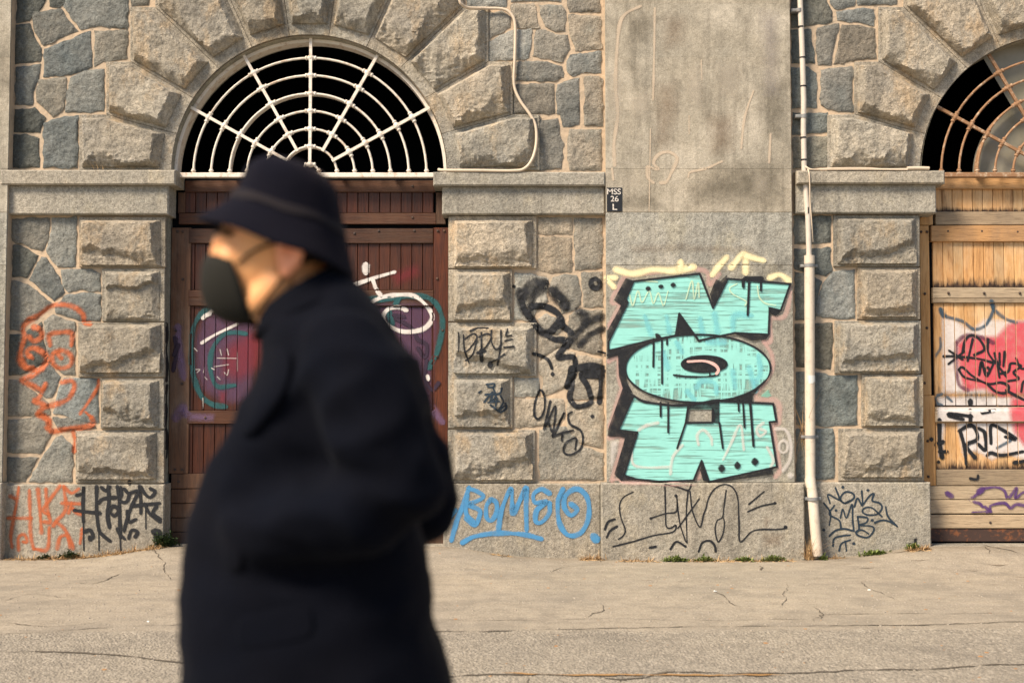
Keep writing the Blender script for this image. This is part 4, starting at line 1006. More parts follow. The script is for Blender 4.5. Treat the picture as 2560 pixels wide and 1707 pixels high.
P.many('J', 50, [(640, 935), (660, 960)], [(1500, 380), (1660, 375)]); P.many('J', 20, [(130, 1110), (60, 1090)], [(130, 1130), (350, 1080)])
P.done('graffiti_outline', black, 'black outlines, dots and drips of the turquoise piece')
P = Paint(8); P.many('J', 27, [(940, 1190), (1100, 1185), (1200, 1220), (1240, 1270), (1220, 1308)]); P.done('graffiti_highlight', pm('pink_line', (.76, .48, .44), .4))
P = Paint(0)
P.many('K', 12, [(335, 945), (260, 985), (225, 1050), (235, 1150), (270, 1250), (255, 1300), (215, 1330)], [(595, 885), (600, 1100), (605, 1220), (640, 1240), (685, 1215), (660, 1270), (500, 1300), (350, 1345), (170, 1390)], [(475, 1160), (600, 1120), (690, 1100), (690, 970), (702, 1100), (722, 1220), (765, 1350)],
  [(600, 882), (700, 905), (785, 930), (810, 882)], [(785, 930), (770, 1100), (775, 1360)], [(800, 940), (820, 1100), (880, 1230), (910, 1130), (930, 1080), (950, 1000), (1000, 920), (1080, 882), (1150, 910), (1190, 1000), (1200, 1200), (1210, 1350), (1300, 1270), (1380, 1250), (1500, 1250), (1590, 1240)],
  [(875, 1000), (760, 1160), (700, 1240)], [(1095, 930), (1075, 1080), (1065, 1150), (1020, 1180), (1005, 1260), (1030, 1350), (1070, 1280), (1080, 1190), (1065, 1140)], [(1405, 940), (1280, 1045)], [(1500, 1035), (1380, 1060), (1270, 1105)])
P.many('K', 19, [(185, 1165), (130, 1190), (105, 1250)], [(205, 1225), (150, 1260), (120, 1315)], [(640, 1410), (690, 1350), (765, 1390)], [(870, 1430), (900, 1360), (960, 1342), (1000, 1380), (1010, 1430)], [(470, 1400), (520, 1390)]); P.stroke('K', 30, [(1580, 1230)]); P.stroke('K', 28, [(1492, 1035)]); P.stroke('K', 24, [(480, 1160)]); P.stroke('K', 26, [(685, 975)])
P.done('graffiti_tag', black, 'thin black line drawing on the pilaster plinth under the turquoise piece')
tan = pm('tan_filler', (.64, .53, .40), .7, .85); P = Paint(0)
P.many('I', 24, [(340, 45), (240, 95), (195, 170), (175, 350), (165, 600), (180, 800), (155, 1000), (158, 1160)], [(390, 1170), (465, 1185), (430, 1140), (470, 1080), (540, 1066), (595, 1110), (560, 1200), (520, 1275), (480, 1280)], [(390, 1170), (390, 1240), (430, 1280)])
P.many('I', 16, [(1130, 640), (1070, 820), (1045, 1040)], [(1250, 940), (1240, 1140)], [(910, 1130), (800, 1180), (690, 1205), (675, 1240)], [(140, 1180), (150, 1260)], [(440, 60), (435, 400), (428, 700)]); P.many('I', 8, [(680, 810), (680, 940)], [(410, 900), (400, 1480)], [(765, 420), (770, 560)])
P.done('filler_marks', tan, 'pale tan filler streaks and a hook shaped repair on the upper pilaster')
# weather stains on the upper pilaster
dstain = pm('soot_stain', (.13, .115, .08), 1.0, .44, .3); bstain = pm('brown_stain', (.25, .165, .10), 1.0, .38, .3); lstain = pm('lime_bloom', (.58, .52, .42), 1.0, .55, .2); gstain = pm('grey_bloom', (.36, .33, .32), 1.0, .45, .2)
P = Paint(0); P.fill('I', [(680, 1220), (820, 1160), (1040, 1090), (1390, 1120), (1390, 1470), (1200, 1480), (900, 1470), (640, 1480), (640, 1350)], 9, soft=60); P.fill('I', [(250, 380), (320, 420), (330, 640), (280, 660)], 9, soft=18); P.fill('I', [(1120, 560), (1390, 500), (1390, 1000), (1180, 1000), (1120, 800)], 9, soft=55); P.fill('I', [(1000, 60), (1140, 60), (1130, 460), (1040, 420)], 9, soft=40); P.fill('I', [(200, 60), (440, 40), (430, 330), (240, 330)], 9, soft=50); P.fill('I', [(150, 1380), (420, 1330), (560, 1480), (160, 1482)], 9, soft=30); P.done('soot_stain', dstain)
P = Paint(1); P.fill('I', [(410, 560), (620, 540), (640, 760), (560, 1060), (400, 1080)], 9, soft=45); P.fill('I', [(460, 60), (700, 90), (680, 330), (470, 400)], 9, soft=50); P.fill('I', [(760, 760), (1030, 780), (1020, 1080), (800, 1120)], 9, soft=45); P.done('brown_stain', bstain)
P = Paint(2); P.fill('I', [(700, 440), (790, 460), (800, 700), (760, 800), (650, 700), (640, 560)], 9, soft=30); P.fill('I', [(260, 650), (420, 640), (420, 790), (280, 860), (240, 760)], 9, soft=26); P.fill('I', [(110, 450), (230, 560), (220, 900), (110, 900)], 9, soft=26); P.fill('I', [(820, 400), (1080, 420), (1060, 720), (860, 700)], 9, soft=45); P.fill('I', [(1080, 1200), (1280, 1200), (1260, 1400), (1120, 1380)], 9, soft=35); P.fill('I', [(220, 1220), (360, 1240), (330, 1330), (220, 1330)], 9, soft=20); P.done('lime_bloom', lstain)
P = Paint(2); P.fill('I', [(1130, 40), (1340, 60), (1330, 700), (1180, 690), (1170, 400)], 9, soft=40); P.done('grey_bloom', gstain)
P = Paint(0); P.fill('J', [(300, 30), (900, 20), (1500, 50), (1800, 120), (1500, 160), (900, 130), (400, 150)], 9, soft=22); P.fill('K', [(1370, 1250), (1600, 1270), (1560, 1400), (1380, 1420)], 9, soft=22); P.fill('K', [(1400, 1130), (1470, 1150), (1440, 1260), (1390, 1230)], 9, soft=12); P.done('rust_stain', bstain)
# -- right plinth
P = Paint(0)
P.many('N', 15, [(375, 970), (360, 900), (450, 940), (420, 845)], [(450, 940), (500, 970), (570, 930), (560, 890), (500, 880), (460, 930), (490, 970), (540, 950)], [(575, 1000), (600, 930), (640, 990), (635, 870)], [(640, 990), (700, 910), (735, 895), (720, 950), (780, 970), (800, 1010), (760, 1060), (680, 1065), (640, 1040), (660, 1010), (720, 1010), (800, 1080)],
  [(325, 970), (380, 1050), (370, 1150)], [(410, 990), (370, 1060), (450, 1110), (465, 1170)], [(460, 1090), (480, 1020), (510, 1090), (555, 980), (560, 1100), (570, 1200)], [(600, 1080), (612, 1180), (590, 1210)], [(600, 1080), (680, 1090), (670, 1130), (610, 1150), (720, 1160), (730, 1200), (680, 1250), (600, 1230), (590, 1200), (640, 1190), (690, 1220)],
  [(830, 1000), (850, 1080), (925, 1160)], [(740, 1130), (800, 1110), (860, 1120), (920, 1155)], [(370, 1240), (420, 1195), (490, 1180), (560, 1195)], [(400, 1320), (410, 1260), (460, 1240), (540, 1230)], [(450, 1360), (470, 1300), (540, 1270)], [(500, 1280), (510, 1360)])
for x, y in ((480, 840), (685, 865), (425, 1030), (720, 1110), (570, 1300), (325, 1190)): P.stroke('N', 24, [(x, y)])
P.done('graffiti_tag', ink, 'dark blue handwritten tag in three rows on the right plinth')
P = Paint(0); P.fill('N', [(995, 1345), (1050, 1290), (1055, 1245), (1095, 1245), (1095, 1345)], 8, soft=6); P.done('paint_patch', black, 'black paint patch at the plinth corner')
# -- brown door
purple = pm('purple_mist', (.15, .085, .18), 1.0, .46); redm = pm('red_mist', (.27, .03, .045), .9, .55); tealline = pm('dark_teal', (.018, .10, .11), .5, .9); lil = pm('lilac_mist', (.22, .14, .27), .9, .6)
P = Paint(0, .012); P.fill('B', [(1400, 770), (1500, 690), (1792, 760), (1792, 1380), (1560, 1390), (1400, 1290), (1345, 1150), (1345, 900)], 5, soft=22)
P.fill('H', [(1000, 860), (1180, 860), (1400, 850), (1540, 880), (1575, 1000), (1540, 1250), (1540, 1500), (1450, 1500), (1300, 1100), (1000, 1000)], 5, soft=22)
P.done('graffiti_fill', purple, None, door1)
P = Paint(0, .012); P.fill('B', [(1310, 1420), (1520, 1430), (1500, 1505), (1300, 1500)], 5, soft=14); P.stroke('B', 60, [(1230, 1470), (1280, 1400), (1300, 1440)]); P.many('B', 45, [(1245, 830), (1255, 1000), (1285, 1190)]); P.many('O', 40, [(1460, 40), (1520, 120)]); P.done('graffiti_fill', lil, None, door1)
P = Paint(1, .012); P.fill('H', [(330, 1090), (470, 1010), (590, 1050), (560, 1250), (420, 1350), (290, 1300), (290, 1180)], 5, soft=30); P.fill('H', [(1250, 690), (1450, 620), (1480, 720), (1300, 800)], 5, soft=30); P.fill('H', [(280, 1370), (350, 1370), (340, 1460), (290, 1450)], 5, soft=14); P.done('graffiti_fill', redm, None, door1)
P = Paint(2, .012)
P.many('B', 36, [(1490, 680), (1400, 750), (1350, 850), (1340, 1000), (1350, 1150), (1400, 1300), (1480, 1370), (1580, 1390)], [(1720, 880), (1640, 870), (1560, 890), (1490, 980), (1470, 1100), (1490, 1200), (1530, 1250), (1640, 1240)])
P.many('H', 34, [(960, 835), (1200, 848), (1400, 830), (1500, 840), (1560, 900), (1582, 1000), (1550, 1150), (1505, 1240)], [(1330, 840), (1310, 880)], [(1270, 920), (1290, 990)])
P.done('graffiti_outline', tealline, 'dark teal sprayed loops on the brown door', door1)
P = Paint(3, .012)
P.stroke('H', 42, [(1140, 655), (1140, 690)]); P.many('H', 24, [(1060, 770), (1180, 728), (1305, 692)], [(1180, 735), (1200, 790), (1225, 825)], [(1115, 915), (1200, 850), (1300, 825), (1420, 830), (1500, 900), (1522, 960), (1470, 1020), (1360, 1035), (1270, 1000), (1240, 950), (1270, 905), (1330, 895), (1375, 912)])
P.many('B', 28, [(1420, 770), (1490, 715)], [(1432, 755), (1470, 740)]); P.many('B', 20, [(1410, 945), (1500, 890), (1660, 812)]); P.many('H', 20, [(1495, 1290), (1500, 1310)], [(980, 740), (1000, 790)])
P.done('graffiti_drawing', white, 'white sprayed stick shape and spiral on the brown door', door1)
P = Paint(3, .012); P.many('H', 22, [(1310, 960), (1400, 1010), (1440, 1080), (1490, 1110), (1480, 1180), (1440, 1130)], [(1490, 1200), (1480, 1300), (1520, 1370), (1560, 1330)], [(1300, 940), (1360, 950)], [(40, 1070), (50, 1150), (30, 1260)], [(60, 1110), (35, 1170)]); P.done('graffiti_tag', pm('dark_violet', (.03, .015, .035), .5), None, door1)
P = Paint(3, .012)
P.many('B', 7, [(1520, 1050), (1660, 1052)], [(1500, 1110), (1600, 1095)], [(1660, 1010), (1660, 1140)], [(1540, 990), (1550, 1030)], [(1590, 985), (1600, 1030)], [(1360, 980), (1380, 1000)], [(1370, 1130), (1400, 1130), (1380, 1150)], [(1430, 1120), (1425, 1150)], [(1480, 1120), (1500, 1130)], [(1430, 1180), (1450, 1200)], [(1570, 1150), (1590, 1170), (1600, 1130)], [(1520, 1180), (1540, 1200)], [(1420, 1330), (1425, 1400)])
P.done('scratches', whitesoft, None, door1)
# black paint down the left jamb
P = Paint(0); P.many('B', 20, [(1165, 810), (1170, 900), (1160, 1000), (1172, 1100), (1165, 1210)], [(1170, 1240), (1160, 1330), (1165, 1420), (1155, 1520)]); P.many('C', 20, [(1165, 60), (1155, 160), (1170, 260), (1160, 400)]); P.done('graffiti_tag', black, 'black strokes down the edge of the left door jamb')
# -- pine door
pw = pm('white_wash', (.78, .74, .72), .9, .92); ppk = pm('pink_red', (.72, .095, .125), 1.0, .86); pbl = pm('slate_blue', (.05, .10, .15), .7, .8); pvi = pm('violet', (.10, .045, .18), .5, .9); pgr = pm('plum', (.17, .05, .09), .8, .7)
P = Paint(0, .012); P.fill('M', [(1222, 900), (1330, 915), (1470, 1000), (1560, 915), (1700, 925), (2050, 930), (2400, 960), (2400, 1530), (1222, 1530)], 5, soft=14); P.fill('N', [(1240, 90), (2400, 90), (2400, 600), (1950, 630), (1800, 580), (1700, 640), (1560, 560), (1450, 610), (1400, 330), (1330, 330), (1310, 600), (1240, 610)], 5, soft=12)
P.done('graffiti_fill', pw, None, door2)
P = Paint(1, .012); P.fill('M', [(1340, 1120), (1420, 1050), (1540, 1055), (1660, 1050), (1740, 960), (1810, 935), (2100, 940), (2300, 1100), (2300, 1480), (1700, 1560), (1560, 1500), (1450, 1510), (1380, 1450), (1340, 1250)], 5, soft=14); P.fill('N', [(1840, 90), (2300, 90), (2300, 580), (1980, 560), (1860, 400), (1820, 220)], 5, soft=16); P.fill('N', [(1420, 0), (1560, -10), (1550, 60), (1460, 70)], 5, soft=14)
P.done('graffiti_fill', ppk, 'pink red spray fill on the pine door', door2)
P = Paint(2, .012); P.many('M', 34, [(1350, 1120), (1345, 1260), (1370, 1440), (1440, 1490)], [(1355, 1110), (1430, 1060), (1560, 1080), (1640, 1120)]); P.done('graffiti_shading', pgr, None, door2)
P = Paint(2, .012); P.many('M', 26, [(1225, 850), (1255, 905), (1400, 950), (1490, 1012), (1580, 980), (1635, 880), (1640, 850)], [(1625, 790), (1650, 860), (1740, 930), (1820, 960)]); P.many('M', 40, [(1230, 860), (1255, 905)], [(1628, 795), (1645, 840)]); P.many('M', 20, [(1225, 1080), (1225, 1160), (1185, 1225)]); P.many('N', 24, [(1290, 80), (1240, 100), (1245, 150), (1290, 170)], [(1330, 100), (1370, 140)], [(1740, 520), (1850, 460)]); P.done('graffiti_outline', pbl, None, door2)
P = Paint(3, .012)
P.many('M', 20, [(1295, 1180), (1400, 1250)], [(1415, 1185), (1290, 1285)], [(1250, 1225), (1350, 1225), (1530, 1245), (1640, 1275)], [(1400, 1190), (1420, 1100), (1470, 1060), (1530, 1090), (1570, 1170), (1490, 1215)], [(1480, 1090), (1440, 1260)], [(1600, 1090), (1600, 1190), (1650, 1270)], [(1530, 1370), (1550, 1270), (1590, 1380), (1660, 1260), (1690, 1390)], [(1570, 1330), (1600, 1310), (1610, 1350), (1575, 1360)],
  [(1730, 1190), (1720, 1300)], [(1690, 1200), (1690, 1290)], [(1650, 1200), (1680, 1320)], [(1700, 1360), (1760, 1340), (1780, 1280), (1860, 1300), (1800, 1350), (1840, 1400), (1750, 1420)], [(1370, 1330), (1420, 1390), (1570, 1430), (1660, 1500), (1740, 1510), (1760, 1460), (1700, 1430), (1600, 1440), (1480, 1380), (1400, 1310), (1370, 1330)], [(1740, 1490), (1882, 1565), (1960, 1580)], [(1820, 1240), (1860, 1320), (1960, 1300)], [(1660, 1275), (1740, 1380)], [(1860, 1500), (1882, 1420), (1960, 1440)])
P.many('N', 32, [(1270, 290), (1272, 480), (1292, 600)], [(1240, 495), (1300, 470)], [(1270, 550), (1330, 550)], [(1460, 285), (1345, 258), (1340, 240), (1530, 262)], [(1440, 390), (1470, 500), (1490, 650)], [(1430, 380), (1520, 335), (1565, 370), (1575, 450), (1490, 500), (1560, 600)], [(1590, 360), (1640, 400), (1645, 535), (1585, 490)], [(1690, 480), (1692, 340), (1780, 370), (1890, 445), (1810, 430)], [(1660, 580), (1690, 560), (1780, 580), (1950, 550)], [(1620, 230), (1720, 215)], [(1880, 640), (1950, 630), (2050, 600)], [(1522, 255), (1522, 340)])
P.stroke('N', 40, [(1522, 135), (1522, 160)]); P.stroke('N', 32, [(1522, 215)]); P.stroke('N', 34, [(1205, 450)]); P.stroke('N', 30, [(1262, 635)]); P.many('N', 22, [(1520, 770), (1575, 775), (1585, 745)])
P.done('graffiti_tag', black, 'black spray tag lettering over the pink fill on the pine door', door2)
P = Paint(3, .012); P.many('N', 26, [(1520, 940), (1600, 880), (1640, 850), (1740, 842), (1800, 870), (1830, 930), (1900, 845), (1890, 930), (1960, 880), (2050, 900)], [(1550, 960), (1600, 975), (1620, 1000)], [(1540, 1050), (1670, 1040), (1690, 990), (1800, 970), (1850, 1010), (1900, 980), (2000, 1000)], [(1640, 1000), (1690, 1040)]); P.stroke('N', 40, [(1330, 890), (1370, 915)]); P.stroke('N', 50, [(1590, 880), (1620, 860)]); P.done('graffiti_tag', pvi, 'violet spray squiggles on the weathered bottom boards', door2)
# ------------------------------------------------------------------ pipe, cables, number plate
def sub(name, geo, mat, root, smooth=True, sharp=50, kind=None):
    v, f = geo; o = link(name, mesh(name, v, f, smooth, sharp), mat, None, kind=kind); o.parent = root
    if root.parent is None: o.matrix_parent_inverse = Matrix.Translation(-Vector(root.location))
    return o
base = at('N', 272, 1385, D - .16)
pipe = empty('drainpipe', (base.x, base.y, 0), 'ivory drainpipe with metal clips running up the recess right of the pilaster', 'pipe')
Yq = D - .075
sub('upper_pipe', tube_geo([at('L', 108, -200, Yq), at('L', 113, 0, Yq), at('L', 127, 350, Yq), at('L', 138, 700, Yq), at('L', 136, 900, Yq), at('L', 142, 1200, Yq), at('L', 166, 1500, Yq), at('M', 186, 60, Yq), at('M', 193, 300, Yq), at('M', 197, 460, Yq)], .0245, 14), M['pipe_thin'], pipe)
sub('lower_pipe', tube_geo([at('M', 199, 440, Yq), at('M', 200, 800, Yq), at('N', 211, 0, Yq), at('N', 213, 400, Yq), at('N', 214, 770, Yq - .01), at('N', 232, 900, Yq - .06), at('N', 252, 1150, D - .14), at('N', 274, 1400, D - .15)], .0445, 18), M['pipe'], pipe)
sub('socket', tube_geo([at('M', 199, 436, Yq), at('M', 199, 498, Yq)], .0465, 18), M['pipe'], pipe)
sub('socket', tube_geo([at('N', 212, 768, Yq - .01), at('N', 222, 850, Yq - .035)], .0475, 18), M['pipe'], pipe)
for zn, x, y, r, Y in [('M', 199, 515, .048, Yq), ('N', 213, 430, .048, Yq), ('N', 236, 935, .0485, Yq - .07)]:
    c = at(zn, x, y, Y)
    b = joinv(tube_geo([c - Vector((0, 0, .014)), c + Vector((0, 0, .014))], r, 18), box_geo(c.x - .075, c.x + .075, Y + .01, Y + .06, c.z - .013, c.z + .013, .002))
    sub('clip', b, M['steel'], pipe)
for x, y in [(105, 75), (138, 815)]:
    c = at('L', x, y, Yq)
    sub('bracket', joinv(tube_geo([c - Vector((0, 0, .016)), c + Vector((0, 0, .016))], .029, 14), box_geo(c.x - .075, c.x, Yq - .012, Yq + .05, c.z - .014, c.z + .014, .002)), M['steel'], pipe)
for x, y in [(117, 190), (130, 405), (136, 605), (134, 965), (139, 1120), (146, 1215)]:
    c = at('L', x, y, Yq); sub('cable_tie', tube_geo([c - Vector((0, 0, .006)), c + Vector((0, 0, .006))], .028, 14), M['black_tie'], pipe)
P = Paint(0)
stk = empty('sticker', at('M', 212, 1405, Yq - .05), 'small torn white sticker on the drainpipe', 'sticker')
V, Fc = [], []
c = at('M', 205, 1405, Yq)
for i in range(9):
    a = -2.3 + 1.7 * i / 8
    for zz in (-.036 + .012 * (i > 5), .034): V.append((c.x + .0458 * math.cos(a), c.y + .0458 * math.sin(a), c.z + zz + .004 * noise.noise((i, zz * 90, 0))))
for i in range(8): Fc.append([2 * i, 2 * i + 2, 2 * i + 3, 2 * i + 1])
sub('paper', (V, Fc), NB('sticker_paper').fin((.62, .64, .62), .5), stk)
def cable(name, label, pts, r, mat):
    c = crom(pts, .02); root = c[-1]
    v, f = tube_geo(c, r, 10); o = link(name, mesh(name, v, f, True, 60), mat, label=label, cat='cable'); return o
Yc = D - .135
pts = [at('E', x, y, Y) for x, y, Y in [(520, -150, D - .15), (528, 0, D - .15), (545, 32, D - .14), (590, 56, D - .10), (720, 60, D - .05), (830, 65, D - .045), (890, 100, D - .045), (918, 180, D - .045), (916, 400, D - .045), (910, 590, D - .045), (950, 700, D - .05), (1020, 800, D - .06), (1060, 880, D - .07), (1066, 1000, D - .09), (1040, 1110, D - .12), (985, 1180, D - .13), (900, 1196, D - .13), (650, 1194, D - .13), (430, 1193, D - .12), (380, 1188, D - .10)]]
cable('cable', 'thick beige cable looping down the rubble beside the white fanlight', pts, .0135, M['cable'])
V = []
pts = [at('L', x, y, Y) for x, y, Y in [(150, 1165, D - .09), (168, 1178, D - .12), (210, 1190, D - .125), (330, 1180, D - .125), (560, 1178, D - .125), (700, 1186, D - .125), (870, 1184, D - .125)]]
r2 = empty('junction_cable', at('L', 500, 1190, D - .12), 'thin white cable with a sleeve lying on the right cornice', 'cable')
sub('cable', tube_geo(crom(pts, .02), .008, 8), M['cable'], r2)
sub('cable', tube_geo(crom([at('L', 172, 1186, D - .13), at('L', 260, 1188, D - .13), at('L', 560, 1187, D - .132), at('L', 865, 1190, D - .13)], .03), .006, 8), M['cable'], r2)
sub('sleeve', tube_geo(crom([at('L', 862, 1180, D - .12), at('L', 940, 1178, D - .12), at('L', 1015, 1180, D - .12)], .03), .0165, 10), M['cable'], r2)
pts = [at('L', 165, 1180, D - .11), at('L', 178, 1230, D - .14), at('L', 182, 1400, D - .10), at('M', 208, 60, D - .09), at('M', 218, 200, D - .08), at('M', 226, 330, D - .06)]
cable('thin_cable', 'thin ivory wire hanging beside the upper drainpipe', pts, .0065, M['cable'])

p0 = at('I', 104, 1314, D - .125); p1 = at('I', 211, 1482, D - .125)
sg = empty('number_plate', ((p0.x + p1.x) / 2, D - .121, p1.z), 'small black plate with white stencilled letters at the pilaster edge', 'sign')
sub('plate', box_geo(p0.x, p1.x, D - .126, D - .1205, p1.z, p0.z, .001), NB('black_enamel').fin((.018, .02, .024), .4), sg, smooth=False)
wm = NB('white_stencil'); wm.fin(wm.mix(wm.ramp(wm.noise(60, 4), (.4, 0), (.62, 1)), (.72, .68, .62), (.45, .42, .38)), .6)
def text_mesh(txt, zn, x, y0, y1, w, mat, root):
    cu = bpy.data.curves.new('txt', 'FONT'); cu.body = txt; cu.align_x = 'CENTER'; cu.offset = .010; cu.extrude = .0
    o = bpy.data.objects.new('txt', cu); COL.objects.link(o)
    dg = bpy.context.evaluated_depsgraph_get(); me = bpy.data.meshes.new_from_object(o.evaluated_get(dg)); bpy.data.objects.remove(o)
    vs = [v.co.copy() for v in me.vertices]; xs = [v.x for v in vs]; ys = [v.y for v in vs]
    a = at(zn, x, y0, D - .1275); b = at(zn, x, y1, D - .1275); hw = at(zn, x + w / 2, y0, D - .1275).x - a.x
    cx_ = (min(xs) + max(xs)) / 2
    V = [(a.x + (v.x - cx_) / (max(xs) - min(xs)) * 2 * hw, D - .1275, b.z + (v.y - min(ys)) / (max(ys) - min(ys)) * (a.z - b.z)) for v in vs]
    return sub('lettering', (V, [list(p.vertices) for p in me.polygons]), mat, root, smooth=False)
text_mesh('MSS', 'I', 154, 1322, 1362, 96, wm.m, sg); text_mesh('26', 'I', 158, 1372, 1412, 56, wm.m, sg); text_mesh('L', 'I', 160, 1428, 1470, 32, wm.m, sg)

# ------------------------------------------------------------------ weeds, dry grass, litter
gm = NB('weed_leaf'); gm.fin(gm.mix(gm.noise(30), (.12, .18, .045), (.22, .25, .075)), .7)
dg_ = NB('dark_weed_leaf'); dg_.fin(dg_.mix(dg_.noise(30), (.018, .04, .014), (.045, .075, .022)), .7)
sm = NB('dry_straw'); sm.fin(sm.mix(sm.noise(40), (.42, .26, .12), (.55, .40, .22)), .8)
def blade(V, Fc, p, d, L, w, bend=.5):
    side = Vector((-d.y, d.x, 0)); side = side.normalized() if side.length > .01 else Vector((1, 0, 0))
    if d.z < .4: side = Vector((0, 0, 1))
    n0 = len(V); q = p.copy(); t = d.normalized()
    for i in range(4):
        ww = w * (1 - i / 3.3)
        V += [tuple(q - side * ww / 2), tuple(q + side * ww / 2)]
        t = (t + Vector((d.x * bend * .4, d.y * bend * .4, -bend * .35))).normalized(); q = q + t * L / 3
    for i in range(3): Fc.append([n0 + 2 * i, n0 + 2 * i + 1, n0 + 2 * i + 3, n0 + 2 * i + 2])
def leaf(V, Fc, p, d, L, w):
    side = d.cross(Vector((0, 0, 1))); side = side.normalized() if side.length > .01 else Vector((1, 0, 0)); up = side.cross(d).normalized()
    n0 = len(V)
    V += [tuple(p), tuple(p + d * L * .45 + side * w / 2 + up * .1 * L), tuple(p + d * L), tuple(p + d * L * .45 - side * w / 2 + up * .1 * L), tuple(p + d * L * .5)]
    Fc += [[n0, n0 + 1, n0 + 4], [n0 + 1, n0 + 2, n0 + 4], [n0 + 2, n0 + 3, n0 + 4], [n0 + 3, n0, n0 + 4]]
def wallfoot(zn, x, y, pr):
    p = at(zn, x, y, D - pr - .03); return Vector((p.x, p.y, gz(p.x, p.y)))
def weed(label, zn, x, y, pr, wid, h, n, mat, cat='weed', name='weed', grp='green weeds along the wall foot'):
    c = wallfoot(zn, x, y, pr); r = random.Random(int(x * 7 + y)); V, Fc = [], []
    for i in range(n):
        u = r.gauss(0, .42); p = c + Vector((u * wid / 2, -abs(r.gauss(0, .03)), 0)); hh = h * max(.2, 1 - abs(u) * .7)
        p.z = gz(p.x, p.y) - .004
        stem = Vector((r.uniform(-.5, .5), r.uniform(-.8, .05), 1)).normalized()
        L = hh * r.uniform(.4, 1.0)
        blade(V, Fc, p, stem, L, .004, .2)
        for k in range(5):
            q = p + stem * L * (.25 + .18 * k)
            d = Vector((r.uniform(-1, 1), r.uniform(-1, .3), r.uniform(-.1, .7))).normalized(); leaf(V, Fc, q, d, r.uniform(.022, .045), r.uniform(.012, .022))
    root = empty(name, c, label, cat, grp); sub('leaves', (V, Fc), mat, root, False); return root
def tuft(label, zn, x, y, pr, wid, h, n, grp='dry grass along the wall foot', z0=None, flat=False, dep=.04):
    c = wallfoot(zn, x, y, pr); r = random.Random(int(x * 3 + y)); V, Fc = [], []
    if z0: c = at(zn, x, y, D - pr - .02)
    for i in range(n * 2 if flat else n):
        p = c + Vector((r.uniform(-.5, .5) * wid, -abs(r.gauss(0, dep)), 0))
        if not z0: p.z = gz(p.x, p.y)
        d = Vector((r.gauss(0, .45), r.gauss(-.15, .25), 1.0))
        if flat: d = Vector((r.uniform(-1, 1), r.uniform(-.8, .2), r.uniform(.05, .75)))
        if z0: d = Vector((r.gauss(0, .12), r.gauss(-.1, .1), -1 if r.random() < .75 else .6))
        blade(V, Fc, p, d.normalized(), h * r.uniform(.5, 1.5), .010 if flat else .006, .5)
    root = empty('dry_grass', c, label, 'grass', grp); sub('blades', (V, Fc), sm.m, root, False); return root
weed('leafy green weed with small plants at the left plinth', 'C', 490, 1110, .04, .20, .08, 50, dg_.m)
weed('small weed near the leftmost orange letters', 'C', 325, 1100, .04, .10, .05, 22, dg_.m)
weed('bushy dark green weed at the corner of the brown door', 'C', 1160, 1060, -.02, .22, .17, 120, dg_.m)
weed('green weed strip below the double arch squiggle', 'K', 680, 1475, .155, .26, .045, 70, gm.m)
weed('green weed clump under the middle of the pilaster', 'K', 920, 1475, .155, .14, .05, 40, gm.m)
weed('low weeds under the rust stain of the pilaster plinth', 'K', 1240, 1480, .155, .18, .035, 40, gm.m)
weed('green weed clump at the right end of the pilaster', 'K', 1480, 1475, .155, .20, .06, 60, gm.m)
weed('green weed strip below the dark blue tag', 'N', 720, 1370, .045, .26, .04, 60, gm.m)
weed('green weed beside the black paint patch', 'N', 1040, 1355, .045, .13, .06, 40, gm.m)
weed('tiny weed at the drainpipe foot', 'N', 310, 1395, .10, .06, .05, 16, gm.m)
tuft('straw tuft standing at the foot of the drainpipe', 'N', 205, 1390, .10, .07, .20, 110, dep=.02)
tuft('dry hanging straw behind the drainpipe clip', 'N', 150, 390, .02, .05, .30, 60, z0=True, dep=.01)
tuft('brown straw at the right end of the blue word', 'G', 1330, 1515, .045, .22, .06, 160, flat=True)
tuft('dry straw along the left plinth', 'C', 750, 1090, .04, 1.0, .06, 420, flat=True)
tuft('dry straw beside the far left pilaster', 'C', 200, 1110, .04, .8, .05, 220, flat=True)
tuft('dry straw under the left part of the pilaster', 'K', 370, 1480, .155, .30, .045, 60, flat=True)
tuft('dry straw below the tag near the pipe', 'N', 380, 1385, .045, .25, .05, 50, flat=True)
tuft('brown straw clump near the right plinth corner', 'N', 1090, 1395, .10, .18, .06, 110, flat=True)
tuft('few straws on top of the left cornice', 'A', 690, 1188, .12, .10, .06, 14, z0=True)
tuft('dry straw under the right part of the pilaster', 'K', 1200, 1485, .155, .9, .05, 200, flat=True)
tuft('sparse straw at the base of the blue letters', 'G', 600, 1490, .045, .16, .03, 30, flat=True)

# grit: loose chips, tiny stones, fallen leaf crumbs
r = random.Random(3)
def chips(name, label, n, mat, smin, smax, ymin, ymax, flat):
    V, Fc = [], []
    for i in range(n):
        y = ymin + (ymax - ymin) * r.random(); x = r.uniform(-.48, .5) * y * 1.0
        s = smin + (smax - smin) * r.random() ** 3; z = gz(x, y); a = r.uniform(0, 6.28); n0 = len(V)
        for k in range(5):
            q = a + k * 1.257 + r.uniform(-.3, .3); V.append((x + s * math.cos(q), y + s * math.sin(q), z - .001))
        for k in range(5): v = V[n0 + k]; V.append((x + (v[0] - x) * .7, y + (v[1] - y) * .7, z + s * flat))
        Fc.append([n0 + 5 + k for k in range(5)])
        for k in range(5): Fc.append([n0 + k, n0 + (k + 1) % 5, n0 + 5 + (k + 1) % 5, n0 + 5 + k])
    return link(name, mesh(name, V, Fc), mat, label=label, cat='gravel', kind='stuff')
cm_ = NB('stone_chip'); cm_.fin(cm_.mix(cm_.noise(9), (.42, .37, .30), (.20, .18, .15)), .9)
chips('gravel', 'fine loose grit scattered over the worn asphalt', 5200, cm_.m, .003, .011, 5.4, 10.6, .5)
